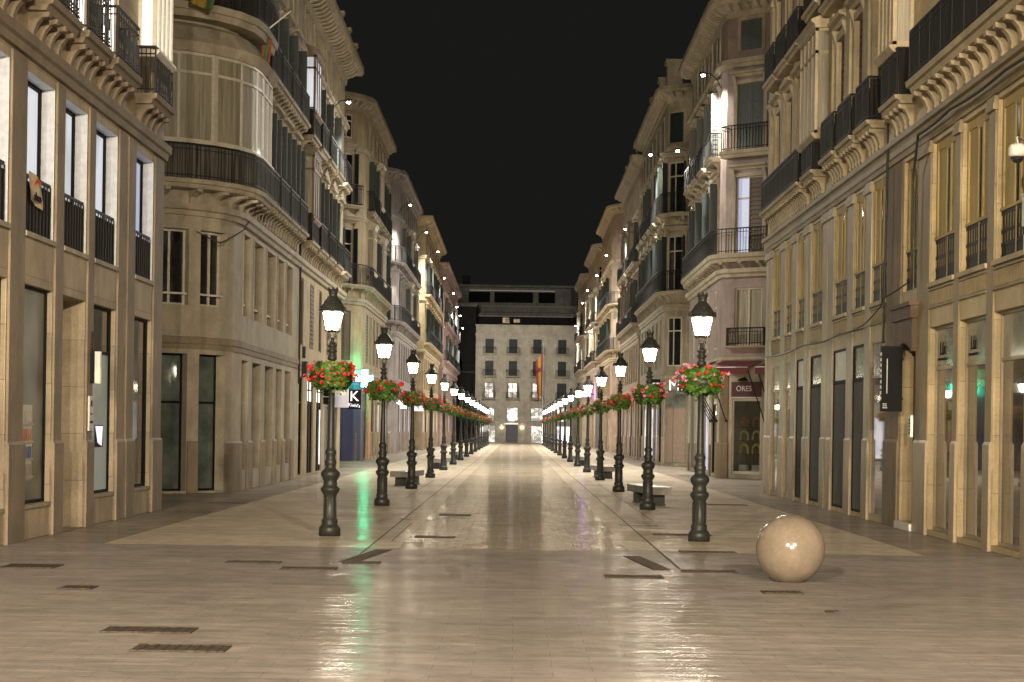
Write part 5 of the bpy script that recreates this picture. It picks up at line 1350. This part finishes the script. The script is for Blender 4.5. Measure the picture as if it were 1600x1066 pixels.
t = thing('flag', 'dark red and green flag hanging from a pole on the left balconies', 'flag', (-7.05, 49.6, 12.35)); mb = MB(); mb.tube([(-.3,0,-.1),(.2,0,.3),(.75,0,.75)], .02, 6); mb.build('pole', M['offwhite'], t)
fc = flagcloth('cloth', t, .30, 1.1, [plain('dull_red_cloth', (0.22,.05,.03), .9), M['flaggreen'], plain('dull_red_cloth', (0.22,.05,.03), .9)], .06, seed=2); fc.location = (-.05,0,.15)
def cable(pts, r, label):
    mb = MB(); out = []
    for i in range(len(pts)-1):
        a, b = Vector(pts[i]), Vector(pts[i+1])
        for k in range(6):
            u = k/6; q = a.lerp(b, u); q.z -= .05*math.sin(PI*u)*(b-a).length*.25; out.append(q)
    out.append(Vector(pts[-1])); mb.tube(out, r, 6); o = mb.build('cable', M['cable']); tag(o, label, 'cable', 'cables clipped to the facades'); return o
cable([(7.26,33.55,4.6),(7.26,33.5,6.6),(7.20,32.9,7.22),(7.20,30.5,7.26),(7.20,27,7.24),(7.2,20,7.3)], .024, 'thick black cable running up the right facade and along under the long balcony')
cable([(7.28,36.0,7.95),(7.28,36.0,6.8),(7.27,36.05,4.9),(7.27,36.1,3.6)], .025, 'thin black cable hanging straight down the right facade beside the doorway')
cable([(7.24,53.9,4.02),(7.26,46,4.02),(7.26,41,4.03),(7.24,38,4.08),(7.2,36,4.35),(7.0,34.9,4.4),(7.2,33.6,4.6)], .016, 'sagging cable along the right facade at first sill height')
cable([(-8.9,46.9,7.0),(-8.3,46.9,6.75),(-7.75,47.2,6.5),(-7.35,48.6,7.0),(-7.2,50.5,8.0)], .018, 'thin cable looped across the rounded corner on the left')
cable([(-7.38,61.6,8.0),(-7.38,61.6,5.0),(-7.38,61.65,3.2)], .04, 'vertical dark pipe between the grey beige building and the sand terrace')
t = thing('junction_box', 'dark electrical box with cables on the left facade near the nearest lamp', 'box', (-7.35, 62.3, 3.7)); mb = MB(); mb.box(0,.16,-.2,.2,-.25,.25); mb.box(-.0,.18,-.22,.22,.25,.28); mb.build('case', M['iron'], t); mb = MB(); mb.box(0,.1,-.1,.1,.4,.8); mb.build('conduit', M['iron'], t)
t = thing('dome_camera', 'white dome security camera on the right edge of the photo', 'security camera', (6.95, 25.4, 5.75))
mb = MB(); mb.lathe([(.10,-.05),(.125,-.03),(.125,.08),(.10,.12),(.03,.14)], 16); mb.build('housing', M['offwhite'], t)
mb = MB(); mb.lathe([(.012,-.14),(.05,-.128),(.085,-.09),(.095,-.052)], 16); mb.build('dome', M['glass'], t)
mb = MB(); mb.tube([(0,0,.14),(0,0,.22),(.2,.3,.22),(.4,.6,.2)], .02, 6); mb.build('bracket', M['offwhite'], t)
t = thing('camera_housing', 'pale box camera mounted on the right hand stone pier below the dome', 'security camera', (7.18, 25.5, 4.95)); mb = MB(); mb.box(-.1,.08,-.1,.1,-.2,.22); mb.box(-.12,.09,-.11,.11,.22,.25); mb.build('housing', M['offwhite'], t); mb = MB(); mb.box(-.08,.08,-.08,.08,-.55,-.32); mb.box(-.05,.05,-.04,.04,-.32,-.2); mb.build('lower_unit', M['offwhite'], t)
def tree(x, y, h, r, label, seed):
    q = random.Random(seed); t = thing('street_tree', label, 'tree', (x, y, 0))
    mb = MB(); mb.tube([(0,0,0),(.05,.02,h*.25),(-.03,.05,h*.5),(.02,0,h*.8)], [.14,.11,.09,.03], 8)
    for k in range(7):
        a = k*2.4; z = h*(.42+.06*k); mb.tube([(0,0,z),(r*.4*math.cos(a),r*.4*math.sin(a),z+.35),(r*.75*math.cos(a),r*.75*math.sin(a),z+.7)], [.05,.035,.012], 5)
    mb.build('trunk', M['bark'], t)
    cl = [Vector((q.gauss(0,.45)*r, q.gauss(0,.45)*r, h*.72+q.gauss(0,.32)*r)) for _ in range(14)]
    mb = MB()
    for k in range(2600):
        c = cl[k % 14] + Vector((q.gauss(0,.2), q.gauss(0,.2), q.gauss(0,.18)))*r
        d = Vector((q.gauss(0,1),q.gauss(0,1),q.gauss(.4,1))).normalized(); t1 = d.cross(Vector((q.gauss(0,1),.3,1))).normalized(); t2 = d.cross(t1); s_ = q.uniform(.05,.1)
        mb.face([c-t1*s_, c-t2*s_*.6, c+t1*s_, c+t2*s_*.6])
    mb.build('crown', M['treeleaf'], t)
tree(-6.0, 214, 4.6, 1.5, 'dark leafy street tree at the far left end of the street', 4)
tree(-4.6, 219, 4.2, 1.25, 'smaller dark street tree beside the white far building', 8)

# ================================================================== CAMERA, WORLD, RENDER
cam = bpy.data.cameras.new('camera'); co = bpy.data.objects.new('camera', cam); COL.objects.link(co); scene.camera = co
cam.sensor_fit = 'HORIZONTAL'; cam.sensor_width = 36.0; cam.lens = 36.0*2840/1600
cam.clip_start = .1; cam.clip_end = 3000
cam.shift_x = (800-806)/1600.0; cam.shift_y = (669.6-533)/1600.0
co.location = (0, 0, 1.8)
from mathutils import Matrix
ROLL = 0.015
co.matrix_world = Matrix.Translation((0,0,1.8)) @ Matrix.Rotation(PI/2, 4, 'X') @ Matrix.Rotation(ROLL, 4, 'Z')
w = bpy.data.worlds.new('World'); scene.world = w; w.use_nodes = True
bg = w.node_tree.nodes['Background']; bg.inputs['Color'].default_value = (0.0092,0.0092,0.0084,1); bg.inputs['Strength'].default_value = 1.0
scene.view_settings.view_transform = 'Standard'; scene.view_settings.look = 'None'; scene.view_settings.exposure = 0
scene.render.engine = 'CYCLES'
cy = scene.cycles
cy.use_denoising = True
try: cy.denoiser = 'OPENIMAGEDENOISE'
except Exception: pass
cy.sample_clamp_indirect = 4.0; cy.sample_clamp_direct = 0.0
cy.max_bounces = 5; cy.diffuse_bounces = 3; cy.glossy_bounces = 3; cy.transparent_max_bounces = 6; cy.transmission_bounces = 2
cy.use_light_tree = True; cy.caustics_reflective = False; cy.caustics_refractive = False
# light sources include the unseen plaza lamps added behind the viewer
